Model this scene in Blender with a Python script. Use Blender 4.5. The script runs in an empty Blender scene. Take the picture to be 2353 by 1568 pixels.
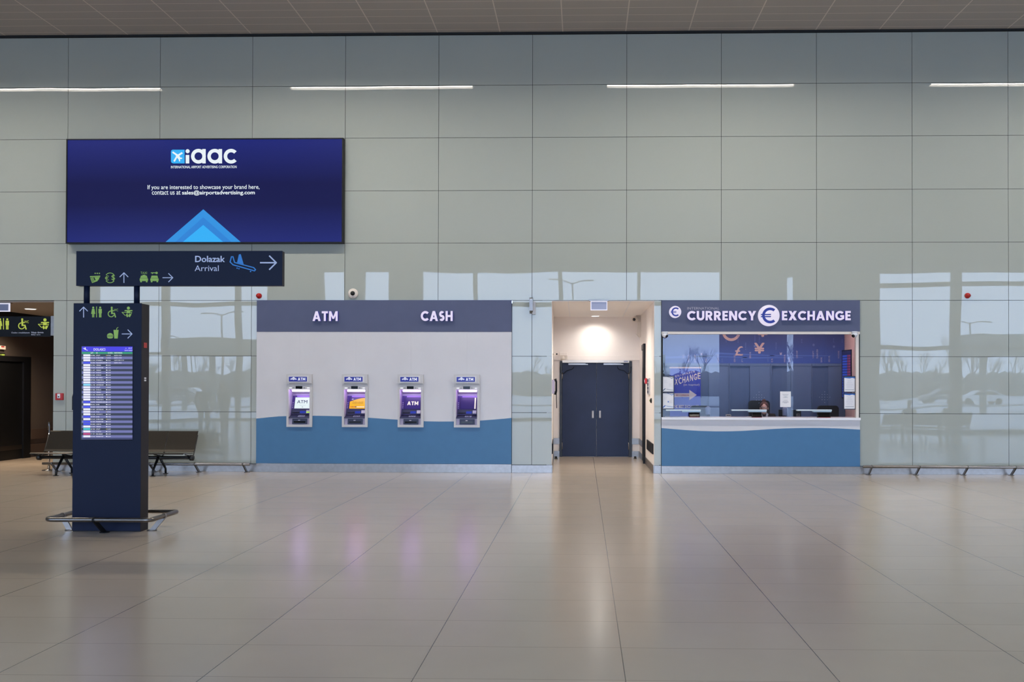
import bpy, bmesh, math, random
from mathutils import Vector, Matrix
random.seed(7)
S = bpy.context.scene
COL = S.collection
# ------------------------------------------------------------------ camera, sky, exposure
F, H, DIST = 2040.0, 1.7, 17.2692
YAW, PIT, ROL, SX, SY = 0.0223, 0.0088, -0.0019, 117.2674, 84.4602
ROT = Matrix.Rotation(YAW, 3, 'Z') @ Matrix.Rotation(PIT, 3, 'X') @ Matrix.Rotation(ROL, 3, 'Y')
EYE = Vector((0, -DIST, H))
cam = bpy.data.cameras.new('camera')
cam.sensor_width = 36.0; cam.lens = F * 36.0 / 2353.0
cam.shift_x = -SX / 2353.0; cam.shift_y = SY / 2353.0
cam.clip_end = 600
camo = bpy.data.objects.new('camera', cam); COL.objects.link(camo)
r, f_, u = ROT.col[0], ROT.col[1], ROT.col[2]
camo.matrix_world = Matrix(((r[0], u[0], -f_[0], EYE[0]), (r[1], u[1], -f_[1], EYE[1]), (r[2], u[2], -f_[2], EYE[2]), (0, 0, 0, 1)))
S.camera = camo
S.view_settings.view_transform = 'Standard'; S.view_settings.look = 'None'
S.view_settings.exposure = -0.1; S.view_settings.gamma = 1.0; S.view_settings.use_curve_mapping = False
S.cycles.max_bounces = 10; S.cycles.diffuse_bounces = 5; S.cycles.glossy_bounces = 5; S.cycles.transparent_max_bounces = 10
S.cycles.caustics_reflective = False; S.cycles.caustics_refractive = False

def lin(c):
    return tuple((x / 255 / 12.92 if x / 255 <= 0.04045 else ((x / 255 + 0.055) / 1.055) ** 2.4) for x in c)

SKY = 7.6
W = bpy.data.worlds.new('overcast_sky'); S.world = W; W.use_nodes = True
wn = W.node_tree.nodes; wl = W.node_tree.links
bg = wn['Background']; bg.inputs['Strength'].default_value = SKY
tc = wn.new('ShaderNodeTexCoord'); sp = wn.new('ShaderNodeSeparateXYZ'); rp = wn.new('ShaderNodeValToRGB')
wl.new(tc.outputs['Generated'], sp.inputs[0]); wl.new(sp.outputs['Z'], rp.inputs[0]); wl.new(rp.outputs[0], bg.inputs['Color'])
rp.color_ramp.elements[0].position = 0.0; rp.color_ramp.elements[0].color = (0.62, 0.82, 1.18, 1)
rp.color_ramp.elements[1].position = 0.6; rp.color_ramp.elements[1].color = (0.64, 0.84, 1.20, 1)
LAMP = 135.0          # radiance of the hall's ceiling strips
LAMPC = (1.0, 0.92, 0.82)

def area(name, loc, size, power, color, rot=(0, 0, 0), sy=None):
    l = bpy.data.lights.new(name, 'AREA'); l.energy = power; l.color = color; l.size = size
    if sy: l.shape = 'RECTANGLE'; l.size_y = sy
    o = bpy.data.objects.new(name, l); COL.objects.link(o); o.location = loc; o.rotation_euler = rot
    return o

# ------------------------------------------------------------------ pixel -> place helpers
def ray(px, py):
    return ROT @ Vector(((px - 1176.5 - SX) / F, 1.0, -(py - 784 - SY) / F))
def at(px, py, Y=0.0):
    d = ray(px, py); return EYE + d * ((Y + DIST) / d.y)
def onfloor(px, py, z=0.0):
    d = ray(px, py); return EYE + d * ((z - H) / d.z)
def rect(x0, y0, x1, y1, Y=0.0):
    a = at(x0, (y0 + y1) / 2, Y).x; b = at(x1, (y0 + y1) / 2, Y).x
    t = at((x0 + x1) / 2, y0, Y).z; c = at((x0 + x1) / 2, y1, Y).z
    return a, b, c, t

# ------------------------------------------------------------------ materials
MATS = {}
def mat(name, rgb=(200, 200, 200), rough=0.5, metal=0.0, emit=None, es=1.0, ior=1.5, spec=0.5, noise=0.0, nscale=3.0, bump=0.0, alpha=None):
    if name in MATS: return MATS[name]
    m = bpy.data.materials.new(name); m.use_nodes = True
    n = m.node_tree.nodes; l = m.node_tree.links; b = n['Principled BSDF']
    c = lin(rgb) + (1,)
    b.inputs['Base Color'].default_value = c; b.inputs['Roughness'].default_value = rough; b.inputs['Metallic'].default_value = metal
    b.inputs['IOR'].default_value = ior; b.inputs['Specular IOR Level'].default_value = spec
    if emit is not None:
        b.inputs['Emission Color'].default_value = lin(emit) + (1,); b.inputs['Emission Strength'].default_value = es
    if noise > 0 or bump > 0:
        t = n.new('ShaderNodeTexCoord'); x = n.new('ShaderNodeTexNoise'); x.inputs['Scale'].default_value = nscale; x.inputs['Detail'].default_value = 3
        l.new(t.outputs['Object'], x.inputs['Vector'])
        if noise > 0:
            r = n.new('ShaderNodeValToRGB'); l.new(x.outputs['Fac'], r.inputs[0]); l.new(r.outputs[0], b.inputs['Base Color'])
            r.color_ramp.elements[0].position = .3; r.color_ramp.elements[1].position = .7
            r.color_ramp.elements[0].color = tuple(v * (1 - noise) for v in c[:3]) + (1,); r.color_ramp.elements[1].color = tuple(min(1, v * (1 + noise)) for v in c[:3]) + (1,)
        if bump > 0:
            bp = n.new('ShaderNodeBump'); bp.inputs['Strength'].default_value = bump; bp.inputs['Distance'].default_value = .01
            l.new(x.outputs['Fac'], bp.inputs['Height']); l.new(bp.outputs[0], b.inputs['Normal'])
    MATS[name] = m
    return m
def math_node(n, l, op, a, b=None):
    x = n.new('ShaderNodeMath'); x.operation = op
    for i, v in enumerate((a, b)):
        if v is None: continue
        if isinstance(v, (int, float)): x.inputs[i].default_value = v
        else: l.new(v, x.inputs[i])
    return x.outputs[0]
def grid_mask(n, l, coord, off, pitch, width):
    a = math_node(n, l, 'SUBTRACT', coord, off); a = math_node(n, l, 'DIVIDE', a, pitch); a = math_node(n, l, 'FRACT', a)
    return math_node(n, l, 'LESS_THAN', a, width / pitch), a
def mixc(n, l, fac, a, b):
    x = n.new('ShaderNodeMix'); x.data_type = 'RGBA'
    if isinstance(fac, (int, float)): x.inputs[0].default_value = fac
    else: l.new(fac, x.inputs[0])
    for i, v in ((6, a), (7, b)):
        if isinstance(v, tuple): x.inputs[i].default_value = v + (1,)
        else: l.new(v, x.inputs[i])
    return x.outputs[2]

def floor_mat():
    m = mat('porcelain_floor', (168, 158, 145), .3); n = m.node_tree.nodes; l = m.node_tree.links; b = n['Principled BSDF']
    t = n.new('ShaderNodeTexCoord'); s = n.new('ShaderNodeSeparateXYZ'); l.new(t.outputs['Object'], s.inputs[0])
    mx, fx = grid_mask(n, l, s.outputs[0], -0.979 - 0.003, 1.2284, 0.006)
    my, fy = grid_mask(n, l, s.outputs[1], -6.414 - 0.002, 0.635, 0.005)
    # one slightly different tone for each tile
    ix = math_node(n, l, 'FLOOR', math_node(n, l, 'DIVIDE', math_node(n, l, 'SUBTRACT', s.outputs[0], -0.979), 1.2284))
    iy = math_node(n, l, 'FLOOR', math_node(n, l, 'DIVIDE', math_node(n, l, 'SUBTRACT', s.outputs[1], -6.414), 0.635))
    cb = n.new('ShaderNodeCombineXYZ'); l.new(ix, cb.inputs[0]); l.new(iy, cb.inputs[1])
    wnz = n.new('ShaderNodeTexWhiteNoise'); wnz.noise_dimensions = '2D'; l.new(cb.outputs[0], wnz.inputs['Vector'])
    nz = n.new('ShaderNodeTexNoise'); nz.inputs['Scale'].default_value = 2.2; nz.inputs['Detail'].default_value = 5; l.new(t.outputs['Object'], nz.inputs['Vector'])
    base = lin((182, 167, 149))
    c1 = mixc(n, l, nz.outputs['Fac'], tuple(v * .94 for v in base), tuple(v * 1.05 for v in base))
    c2 = mixc(n, l, math_node(n, l, 'MULTIPLY', wnz.outputs['Value'], .25), c1, tuple(v * .86 for v in base))
    c3 = mixc(n, l, math_node(n, l, 'MULTIPLY', my, .5), c2, lin((70, 62, 55)))
    c4 = mixc(n, l, math_node(n, l, 'MULTIPLY', mx, .85), c3, lin((45, 40, 36)))
    l.new(c4, b.inputs['Base Color'])
    b.inputs['Roughness'].default_value = .2
    b.inputs['Specular IOR Level'].default_value = .62
    return m
def ceiling_mat():
    m = mat('ceiling_tiles', (170, 165, 158), .8, spec=.2); n = m.node_tree.nodes; l = m.node_tree.links; b = n['Principled BSDF']
    t = n.new('ShaderNodeTexCoord'); s = n.new('ShaderNodeSeparateXYZ'); l.new(t.outputs['Object'], s.inputs[0])
    mx, _ = grid_mask(n, l, s.outputs[0], -2.856 - .01, 1.2263, .022)
    my, _ = grid_mask(n, l, s.outputs[1], -0.1478 - .006, 0.314, .014)
    mm = math_node(n, l, 'MAXIMUM', mx, my)
    nz = n.new('ShaderNodeTexNoise'); nz.inputs['Scale'].default_value = 90; l.new(t.outputs['Object'], nz.inputs['Vector'])
    a = lin((170, 163, 156)); c = mixc(n, l, nz.outputs['Fac'], tuple(v * .92 for v in a), tuple(v * 1.06 for v in a))
    l.new(mixc(n, l, mm, c, lin((208, 199, 188))), b.inputs['Base Color'])
    return m
def glass_panel_mat():
    m = mat('back_painted_glass', (167, 172, 163), .006); n = m.node_tree.nodes; l = m.node_tree.links; b = n['Principled BSDF']
    t = n.new('ShaderNodeTexCoord'); nz = n.new('ShaderNodeTexNoise'); nz.inputs['Scale'].default_value = .55; nz.inputs['Detail'].default_value = 1
    l.new(t.outputs['Object'], nz.inputs['Vector'])
    bp = n.new('ShaderNodeBump'); bp.inputs['Strength'].default_value = 1.0; bp.inputs['Distance'].default_value = .0042
    l.new(nz.outputs['Fac'], bp.inputs['Height']); l.new(bp.outputs[0], b.inputs['Normal'])
    b.inputs['IOR'].default_value = 1.5; b.inputs['Specular IOR Level'].default_value = .48
    return m
def pane_mat():
    m = bpy.data.materials.new('clear_glass'); m.use_nodes = True; n = m.node_tree.nodes; l = m.node_tree.links
    n.remove(n['Principled BSDF'])
    tr = n.new('ShaderNodeBsdfTransparent'); tr.inputs[0].default_value = (.93, .95, .97, 1)
    gl = n.new('ShaderNodeBsdfGlossy'); gl.inputs['Roughness'].default_value = 0.0
    fr = n.new('ShaderNodeFresnel'); fr.inputs[0].default_value = 1.5
    mu = math_node(n, l, 'MULTIPLY', fr.outputs[0], .8)
    mx = n.new('ShaderNodeMixShader'); l.new(mu, mx.inputs[0]); l.new(tr.outputs[0], mx.inputs[1]); l.new(gl.outputs[0], mx.inputs[2])
    l.new(mx.outputs[0], n['Material Output'].inputs[0])
    MATS['clear_glass'] = m
    return m
def glow_ramp_mat(name, a, b_, es=1.0, axis='Z', p0=0.0, p1=1.0):
    """A glowing surface whose tone runs from colour a to colour b along an axis of the object's bounding box."""
    m = mat(name, (8, 8, 12), .15); n = m.node_tree.nodes; l = m.node_tree.links; b = n['Principled BSDF']
    t = n.new('ShaderNodeTexCoord'); s = n.new('ShaderNodeSeparateXYZ'); l.new(t.outputs['Generated'], s.inputs[0])
    r = n.new('ShaderNodeValToRGB'); l.new(s.outputs[axis], r.inputs[0])
    r.color_ramp.elements[0].position = p0; r.color_ramp.elements[0].color = lin(a) + (1,)
    r.color_ramp.elements[1].position = p1; r.color_ramp.elements[1].color = lin(b_) + (1,)
    l.new(r.outputs[0], b.inputs['Emission Color']); b.inputs['Emission Strength'].default_value = es
    return m
def glow(name, rgb, es=1.0):
    return mat(name, (10, 10, 12), .4, emit=rgb, es=es)

M_FLOOR = floor_mat(); M_CEIL = ceiling_mat(); M_GLASS = glass_panel_mat(); M_PANE = pane_mat()
M_DARK = mat('joint_black', (22, 24, 26), .7)
M_STEEL = mat('brushed_steel', (146, 141, 137), .33, 1.0, noise=.08, nscale=14)
M_STEELD = mat('dark_steel', (120, 116, 112), .3, 1.0)
M_CHROME = mat('chrome', (205, 205, 210), .12, 1.0)
M_WHITE = mat('white_cladding', (206, 204, 205), .45, noise=.02, nscale=2)
M_BLUE = mat('blue_cladding', (62, 112, 151), .45, noise=.03, nscale=6)
M_NAVYF = mat('slate_fascia', (78, 84, 112), .55, noise=.03, nscale=5)
M_ALC = mat('cream_wall', (240, 232, 226), .6, noise=.015, nscale=2)
M_ALCC = mat('cream_ceiling', (244, 240, 237), .6)
M_DOOR = mat('navy_door', (25, 36, 66), .42, spec=.3, noise=.12, nscale=2.2)
M_BLACK = mat('black_plastic', (13, 13, 16), .5, spec=.3)
M_BLACKG = mat('black_gloss', (8, 8, 10), .1)
M_OFFW = mat('offwhite_plastic', (222, 212, 200), .4)
M_WHITEP = mat('white_plastic', (232, 232, 234), .35)
M_RED = mat('red_plastic', (176, 18, 22), .3)
M_KIOSK = mat('navy_metal', (13, 23, 47), .5, spec=.2, noise=.04, nscale=4)
M_KIOSKS = mat('dark_side_metal', (40, 38, 41), .5, spec=.25)
M_LIME = mat('lime_vinyl', (160, 196, 84), .5)
M_LIMEL = mat('lime_lit', (90, 100, 40), .5, emit=(184, 198, 72), es=.8)
M_ICON = mat('pale_vinyl', (206, 212, 232), .5)
M_SKYB = mat('sky_blue_vinyl', (50, 140, 214), .5)
M_BENCH = mat('perforated_bench_metal', (50, 44, 36), .45, .6, noise=.18, nscale=160)
M_BEAM = mat('black_bench_frame', (16, 16, 18), .4)
M_BROWN = mat('brown_corridor', (84, 74, 67), .6, noise=.05, nscale=2)
M_BROWNL = mat('brown_rail', (78, 63, 54), .5)
M_ATM = mat('grey_atm', (196, 193, 192), .45)
M_ATMI = mat('violet_grey_liner', (178, 168, 190), .45)
M_NAVYP = mat('navy_panel', (44, 48, 74), .45)
M_PAPER = mat('paper', (232, 230, 230), .7)
M_INK = mat('ink', (90, 96, 110), .7)
M_LETTER = glow('lit_letter_face', (240, 228, 255), .92)
M_LETS = mat('blue_letter_side', (40, 30, 140), .4, emit=(60, 40, 200), es=.25)
M_LOGON = mat('navy_emblem', (26, 42, 132), .4, emit=(26, 42, 132), es=.3)

# ------------------------------------------------------------------ mesh builder
class MB:
    def __init__(s): s.bm = bmesh.new()
    def box(s, x0, x1, y0, y1, z0, z1, bev=0.0, seg=2, mi=0):
        r = bmesh.ops.create_cube(s.bm, size=1.0); v = r['verts']
        for q in v: q.co = Vector(((x0 + x1) / 2 + q.co.x * (x1 - x0), (y0 + y1) / 2 + q.co.y * (y1 - y0), (z0 + z1) / 2 + q.co.z * (z1 - z0)))
        fs = {fc for q in v for fc in q.link_faces}
        for fc in fs: fc.material_index = mi
        if bev > 0:
            es = list({e for q in v for e in q.link_edges})
            bmesh.ops.bevel(s.bm, geom=es, offset=bev, segments=seg, affect='EDGES', profile=.6)
        return s
    def prism(s, pts, d0, d1, plane='XZ', mi=0):
        """closed polygon pts extruded between depths d0 and d1 (plane XZ: along Y; XY: along Z; YZ: along X)"""
        def P(a, b, d): return {'XZ': (a, d, b), 'XY': (a, b, d), 'YZ': (d, a, b)}[plane]
        A = [s.bm.verts.new(P(a, b, d0)) for a, b in pts]; B = [s.bm.verts.new(P(a, b, d1)) for a, b in pts]
        k = len(pts); fs = [s.bm.faces.new(A), s.bm.faces.new(B[::-1])]
        for i in range(k): fs.append(s.bm.faces.new((A[i], B[i], B[(i + 1) % k], A[(i + 1) % k])))
        for fc in fs: fc.material_index = mi
        bmesh.ops.recalc_face_normals(s.bm, faces=fs)
        return s
    def face(s, pts, mi=0):
        fc = s.bm.faces.new([s.bm.verts.new(p) for p in pts]); fc.material_index = mi; return s
    def tube(s, path, r, seg=12, closed=False, mi=0):
        path = [Vector(p) for p in path]; n = len(path); rings = []
        up = None
        for i, p in enumerate(path):
            if closed: t = path[(i + 1) % n] - path[i - 1]
            else: t = path[min(i + 1, n - 1)] - path[max(i - 1, 0)]
            t.normalize()
            if up is None:
                a = Vector((0, 0, 1)) if abs(t.z) < .9 else Vector((1, 0, 0)); up = (a - t * a.dot(t)).normalized()
            else: up = (up - t * up.dot(t)).normalized()
            b = t.cross(up); rr = r[i] if isinstance(r, (list, tuple)) else r
            rings.append([s.bm.verts.new(p + (up * math.cos(k * 2 * math.pi / seg) + b * math.sin(k * 2 * math.pi / seg)) * rr) for k in range(seg)])
        fs = []
        for i in range(n if closed else n - 1):
            A, B = rings[i], rings[(i + 1) % n]
            for k in range(seg): fs.append(s.bm.faces.new((A[k], A[(k + 1) % seg], B[(k + 1) % seg], B[k])))
        if not closed: fs += [s.bm.faces.new(rings[0]), s.bm.faces.new(rings[-1])]
        for fc in fs: fc.material_index = mi; fc.smooth = True
        bmesh.ops.recalc_face_normals(s.bm, faces=fs)
        return s
    def lathe(s, prof, c, axis='Z', seg=24, mi=0):
        """profile of (radius, height) spun about an axis through c"""
        c = Vector(c); rings = []
        for r, h in prof:
            ring = []
            for k in range(seg):
                a = 2 * math.pi * k / seg; x, y = r * math.cos(a), r * math.sin(a)
                v = {'Z': (x, y, h), 'Y': (x, -h, y), 'X': (h, x, y)}[axis]
                ring.append(s.bm.verts.new(c + Vector(v)))
            rings.append(ring)
        fs = []
        for A, B in zip(rings, rings[1:]):
            for k in range(seg): fs.append(s.bm.faces.new((A[k], A[(k + 1) % seg], B[(k + 1) % seg], B[k])))
        fs += [s.bm.faces.new(rings[0]), s.bm.faces.new(rings[-1])]
        for fc in fs: fc.material_index = mi; fc.smooth = True
        bmesh.ops.recalc_face_normals(s.bm, faces=fs)
        return s
    def ball(s, c, r, sc=(1, 1, 1), seg=16, mi=0):
        q = bmesh.ops.create_uvsphere(s.bm, u_segments=seg, v_segments=max(6, seg // 2), radius=r)
        for v in q['verts']: v.co = Vector((v.co.x * sc[0], v.co.y * sc[1], v.co.z * sc[2])) + Vector(c)
        for v in q['verts']:
            for fc in v.link_faces: fc.smooth = True; fc.material_index = mi
        return s
    def build(s, name, m, parent=None, smooth=None):
        me = bpy.data.meshes.new(name)
        if parent is not None:
            bmesh.ops.translate(s.bm, verts=s.bm.verts, vec=-wloc(parent))
        s.bm.to_mesh(me); s.bm.free()
        for q in (m if isinstance(m, (list, tuple)) else [m]): me.materials.append(q)
        o = bpy.data.objects.new(name, me); COL.objects.link(o)
        if parent is not None: o.parent = parent
        return o
def wloc(o):
    v = Vector((0, 0, 0))
    while o is not None: v += o.location; o = o.parent
    return v
def thing(name, label, cat, loc=(0, 0, 0), group=None):
    o = bpy.data.objects.new(name, None); COL.objects.link(o); o.location = loc; o.empty_display_size = .1
    return tag(o, label, cat, group)
def tag(o, label, cat, group=None):
    o['label'] = label; o['category'] = cat
    if group: o['group'] = group
    return o
def struct(o): o['kind'] = 'structure'; return o
def copy_tree(o, parent=None):
    c = o.copy(); COL.objects.link(c)
    if parent is not None: c.parent = parent
    for ch in list(o.children): copy_tree(ch, c)
    return c

# ------------------------------------------------------------------ flat marks drawn on a plane of constant Y
class Ink:
    """Marks on a surface facing the hall; coordinates are read in a crop with origin (ox, oy) and scale s of the photo's frame."""
    def __init__(s, Y, ox=0, oy=0, sc=1.0, th=.003): s.Y = Y; s.ox = ox; s.oy = oy; s.sc = sc; s.mb = MB(); s.th = th; s.n = 0
    def w(s, x, y): p = at(s.ox + x / s.sc, s.oy + y / s.sc, s.Y); return (p.x, p.z)
    def poly(s, pts, mi=0, lift=0.0):
        s.n += 1; q = (s.n % 9) * .00012
        s.mb.prism([s.w(*p) for p in pts], s.Y - s.th - lift - q, s.Y - lift, mi=mi); return s
    def rect(s, x0, y0, x1, y1, mi=0, lift=0.0): return s.poly([(x0, y0), (x1, y0), (x1, y1), (x0, y1)], mi, lift)
    def rrect(s, x0, y0, x1, y1, r, mi=0, lift=0.0):
        pts = []
        for cx, cy, a0 in ((x1 - r, y0 + r, -90), (x1 - r, y1 - r, 0), (x0 + r, y1 - r, 90), (x0 + r, y0 + r, 180)):
            for k in range(6): a = math.radians(a0 + k * 18); pts.append((cx + r * math.cos(a), cy + r * math.sin(a)))
        return s.poly(pts, mi, lift)
    def disc(s, cx, cy, r, mi=0, ry=None, lift=0.0, n=28):
        ry = ry or r
        return s.poly([(cx + r * math.cos(k * 2 * math.pi / n), cy + ry * math.sin(k * 2 * math.pi / n)) for k in range(n)], mi, lift)
    def arc(s, cx, cy, r, w, a0=0, a1=360, mi=0, lift=0.0, n=30):
        full = abs(a1 - a0) >= 360; pts = []
        for k in range(n):
            q0 = math.radians(a0 + (a1 - a0) * k / n); q1 = math.radians(a0 + (a1 - a0) * (k + 1) / n)
            P = lambda rr, q: (cx + rr * math.cos(q), cy + rr * math.sin(q))
            s.poly([P(r - w / 2, q0), P(r + w / 2, q0), P(r + w / 2, q1), P(r - w / 2, q1)], mi, lift)
        return s
    def line(s, pts, w, mi=0, lift=0.0):
        for (x0, y0), (x1, y1) in zip(pts, pts[1:]):
            L = math.hypot(x1 - x0, y1 - y0) or 1; nx, ny = -(y1 - y0) / L * w / 2, (x1 - x0) / L * w / 2
            ex, ey = (x1 - x0) / L * w * .3, (y1 - y0) / L * w * .3
            s.poly([(x0 + nx - ex, y0 + ny - ey), (x1 + nx + ex, y1 + ny + ey), (x1 - nx + ex, y1 - ny + ey), (x0 - nx - ex, y0 - ny - ey)], mi, lift)
        return s
    def text(s, body, x0, y0, x1, y1, bold=0.0, mi=0, lift=0.0, depth=0.0, side=None, shear=0.0, rot=0.0, res=3):
        X0, Z1 = s.w(x0, y0); X1, Z0 = s.w(x1, y1)
        add_text(s.mb.bm, body, X0, X1, Z0, Z1, s.Y - s.th - lift, bold, mi, depth, side, shear, rot, res); return s
    def block(s, body, x0, y0, x1, y1, depth=.05, w=.235):
        X0, Z1 = s.w(x0, y0); X1, Z0 = s.w(x1, y1); block_text(s.mb.bm, body, X0, X1, Z0, Z1, s.Y - s.th, depth, w); return s
    def build(s, name, m, parent): return s.mb.build(name, m, parent)
def glyph(ch, t):
    """bold sans capital as (width, list of polygons) in a box one unit high, stroke t"""
    P = []
    def arc(cx, cy, rx, ry, a0, a1, n=18, tt=t):
        for k in range(n):
            q = [math.radians(a0 + (a1 - a0) * (k + j) / n) for j in (0, 1)]
            o = [(cx + rx * math.cos(v), cy + ry * math.sin(v)) for v in q]; i = [(cx + (rx - tt) * math.cos(v), cy + (ry - tt) * math.sin(v)) for v in q]
            P.append([o[0], o[1], i[1], i[0]])
    R = lambda a, b, c, d: P.append([(a, b), (c, b), (c, d), (a, d)])
    if ch in 'CG':
        w = .86; arc(.5, .5, .5, .5, 42, 318 if ch == 'C' else 330, 26)
        if ch == 'G': R(.52, .36, .93, .36 + t * .8); R(.93 - t, .14, .93, .5); w = .93
    elif ch == 'U': w = .78; arc(.39, .39, .39, .39, 180, 360); R(0, .39, t, 1); R(w - t, .39, w, 1)
    elif ch in 'RP':
        w = .74; R(0, 0, t, 1); R(t, 1 - t * .92, .40, 1); R(t, .37, .40, .37 + t * .92); arc(.38, .685, .315, .315, -90, 90, 14); P.append([(.26, .40), (.50, .44), (w, 0), (w - t * 1.2, 0)])
    elif ch == 'E':
        w = .56; R(0, 0, t, 1)
        for z in (0, .5 - t * .42, 1 - t * .92): R(t, z, w if z != .5 - t * .42 else w * .92, z + t * (.92 if z else .92))
    elif ch == 'N': w = .82; R(0, 0, t, 1); R(w - t, 0, w, 1); P.append([(0, 1), (t * 1.1, 1), (w, 0), (w - t * 1.1, 0)])
    elif ch == 'Y': w = .84; R(w / 2 - t / 2, 0, w / 2 + t / 2, .45); P.append([(0, 1), (t * 1.2, 1), (w / 2 + t / 2, .40), (w / 2 - t / 2, .40)]); P.append([(w, 1), (w - t * 1.2, 1), (w / 2 - t / 2, .40), (w / 2 + t / 2, .40)])
    elif ch == 'X': w = .86; P.append([(0, 1), (t * 1.25, 1), (w, 0), (w - t * 1.25, 0)]); P.append([(w, 1), (w - t * 1.25, 1), (0, 0), (t * 1.25, 0)])
    elif ch == 'H': w = .78; R(0, 0, t, 1); R(w - t, 0, w, 1); R(t, .5 - t * .45, w - t, .5 + t * .45)
    elif ch == 'A': w = .92; m = w / 2; P.append([(0, 0), (t * 1.12, 0), (m + t * .5, 1), (m - t * .55, 1)]); P.append([(w, 0), (w - t * 1.12, 0), (m - t * .5, 1), (m + t * .55, 1)]); R(.22, .20, w - .22, .20 + t * .75)
    elif ch == 'T': w = .70; R(0, 1 - t * .92, w, 1); R(w / 2 - t / 2, 0, w / 2 + t / 2, 1 - t * .92)
    elif ch == 'M': w = .98; R(0, 0, t, 1); R(w - t, 0, w, 1); m = w / 2; P.append([(0, 1), (t * 1.05, 1), (m + t * .42, .22), (m - t * .42, .22)]); P.append([(w, 1), (w - t * 1.05, 1), (m - t * .42, .22), (m + t * .42, .22)])
    elif ch == 'S': w = .60; q = (1 + t) / 4; arc(.30, 1 - q, .29, q, 35, 270, 16); arc(.30, q, .30, q, -145, 90, 16)
    else: w = .3
    return w, P
def block_text(bm, body, x0, x1, z0, z1, Y, depth=.05, t=.235, gap=.115):
    g = [glyph(c, t) for c in body]; W_ = sum(w for w, _ in g) + gap * (len(g) - 1); sx_ = (x1 - x0) / W_; sz_ = z1 - z0; u_ = 0.0
    n_ = 0
    for w, polys in g:
        for p in polys:
            n_ += 1; yo = (n_ % 7) * .00015
            q = [(x0 + (u_ + a) * sx_, z0 + b * sz_) for a, b in p]
            ar = sum(q[i][0] * q[(i + 1) % len(q)][1] - q[(i + 1) % len(q)][0] * q[i][1] for i in range(len(q)))
            if ar < 0: q = q[::-1]
            f = [bm.verts.new((a, Y - depth - yo, b)) for a, b in q]; bm.faces.new(f).material_index = 0
            if depth:
                k = [bm.verts.new((a, Y, b)) for a, b in q]
                for i in range(len(q)): bm.faces.new((f[i], k[i], k[(i + 1) % len(q)], f[(i + 1) % len(q)])).material_index = 1
        u_ += w + gap
def add_text(bm, body, x0, x1, z0, z1, Y, bold=0.0, mi=0, depth=0.0, side=None, shear=0.0, rot=0.0, res=3):
    shifts = None
    if bold > 0 and not depth: shifts = [(0, 0), (bold, 0), (-bold, 0), (0, bold * .8), (0, -bold * .8)]; bold = 0.0      # heavier strokes
    c = bpy.data.curves.new('txt', 'FONT'); c.body = body; c.offset = bold; c.resolution_u = res; c.extrude = depth / 2 if depth else 0.0; c.shear = shear
    c.align_x = 'CENTER'
    o = bpy.data.objects.new('txt', c); COL.objects.link(o)
    me = o.to_mesh()
    vs = [v.co.copy() for v in me.vertices]; fs = [tuple(p.vertices) for p in me.polygons]; nr = [p.normal.z for p in me.polygons]
    o.to_mesh_clear(); bpy.data.objects.remove(o); bpy.data.curves.remove(c)
    if not vs: return
    if shifts:
        a = [Vector(v) for v in vs]; k = len(vs); base = fs
        vs = []; fs = []; nr0 = nr; nr = []
        for j, (dx, dy) in enumerate(shifts):
            vs += [v + Vector((dx, dy, j * .0003)) for v in a]; fs += [tuple(i + j * k for i in p) for p in base]; nr += nr0
    a0 = min(v.x for v in vs); a1 = max(v.x for v in vs); b0 = min(v.y for v in vs); b1 = max(v.y for v in vs)
    cx, cz = (x0 + x1) / 2, (z0 + z1) / 2
    nv = []
    for v in vs:
        X = x0 + (v.x - a0) / (a1 - a0) * (x1 - x0); Z = z0 + (v.y - b0) / max(1e-6, b1 - b0) * (z1 - z0)
        if rot:
            dx, dz = X - cx, Z - cz; X = cx + dx * math.cos(rot) - dz * math.sin(rot); Z = cz + dx * math.sin(rot) + dz * math.cos(rot)
        d = (v.z / (depth / 2) + 1) / 2 * depth if depth else v.z       # 0 at the wall, depth at the face
        nv.append(bm.verts.new((X, Y - d, Z)))
    for q, z in zip(fs, nr):
        try: fc = bm.faces.new([nv[i] for i in q])
        except ValueError: continue
        fc.material_index = (side if (depth and side is not None and z < .5) else mi)

# ================================================================== THE SETTING
ZR = [8.559, 7.573, 6.545, 5.509, 4.482, 3.359, 2.270, 1.171, 0.155]        # joints of the glass wall, top to bottom
XC = [-10.177 + 1.837 * i for i in range(-8, 17)]
ZT = ZR[5]
XL, XR, YF = -24.0, 20.0, -24.5
def X_(px, py=900, Y=0.0): return at(px, py, Y).x
def Z_(py, px=1223, Y=0.0): return at(px, py, Y).z
XO = X_(122)                                  # jamb of the left corridor opening
XCL = -12.93                                  # left wall of that corridor
XA0, XA1 = X_(590), X_(1176)                  # cash machine frontage
XD0, XD1 = X_(1268), X_(1503)                 # door recess
XE0, XE1 = X_(1519.5), X_(1975.5)             # exchange booth
GAP = .008
struct(MB().box(XL - .3, XR + .3, -15.05, 12, -.3, 0).box(XL - .3, 10.4, YF - .4, -15.05, -.3, 0).build('floor', M_FLOOR))
mb = MB(); LX = ((-14.1, -9.86), (-6.82, -2.56), (.55, 4.84), (7.95, 12.2))       # slots for the strip lights
mb.box(XL - .3, XR + .3, -15.05, -3.30, 8.61, 8.9).box(XL - .3, 10.4, YF - .4, -15.05, 8.61, 8.9).box(XL - .3, XR + .3, -3.10, 0, 8.61, 8.9)
for a, b in zip([XL - .3] + [q[1] for q in LX], [q[0] for q in LX] + [XR + .3]): mb.box(a, b, -3.30, -3.10, 8.61, 8.9)
struct(mb.build('ceiling', M_CEIL))
mb = MB()
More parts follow.
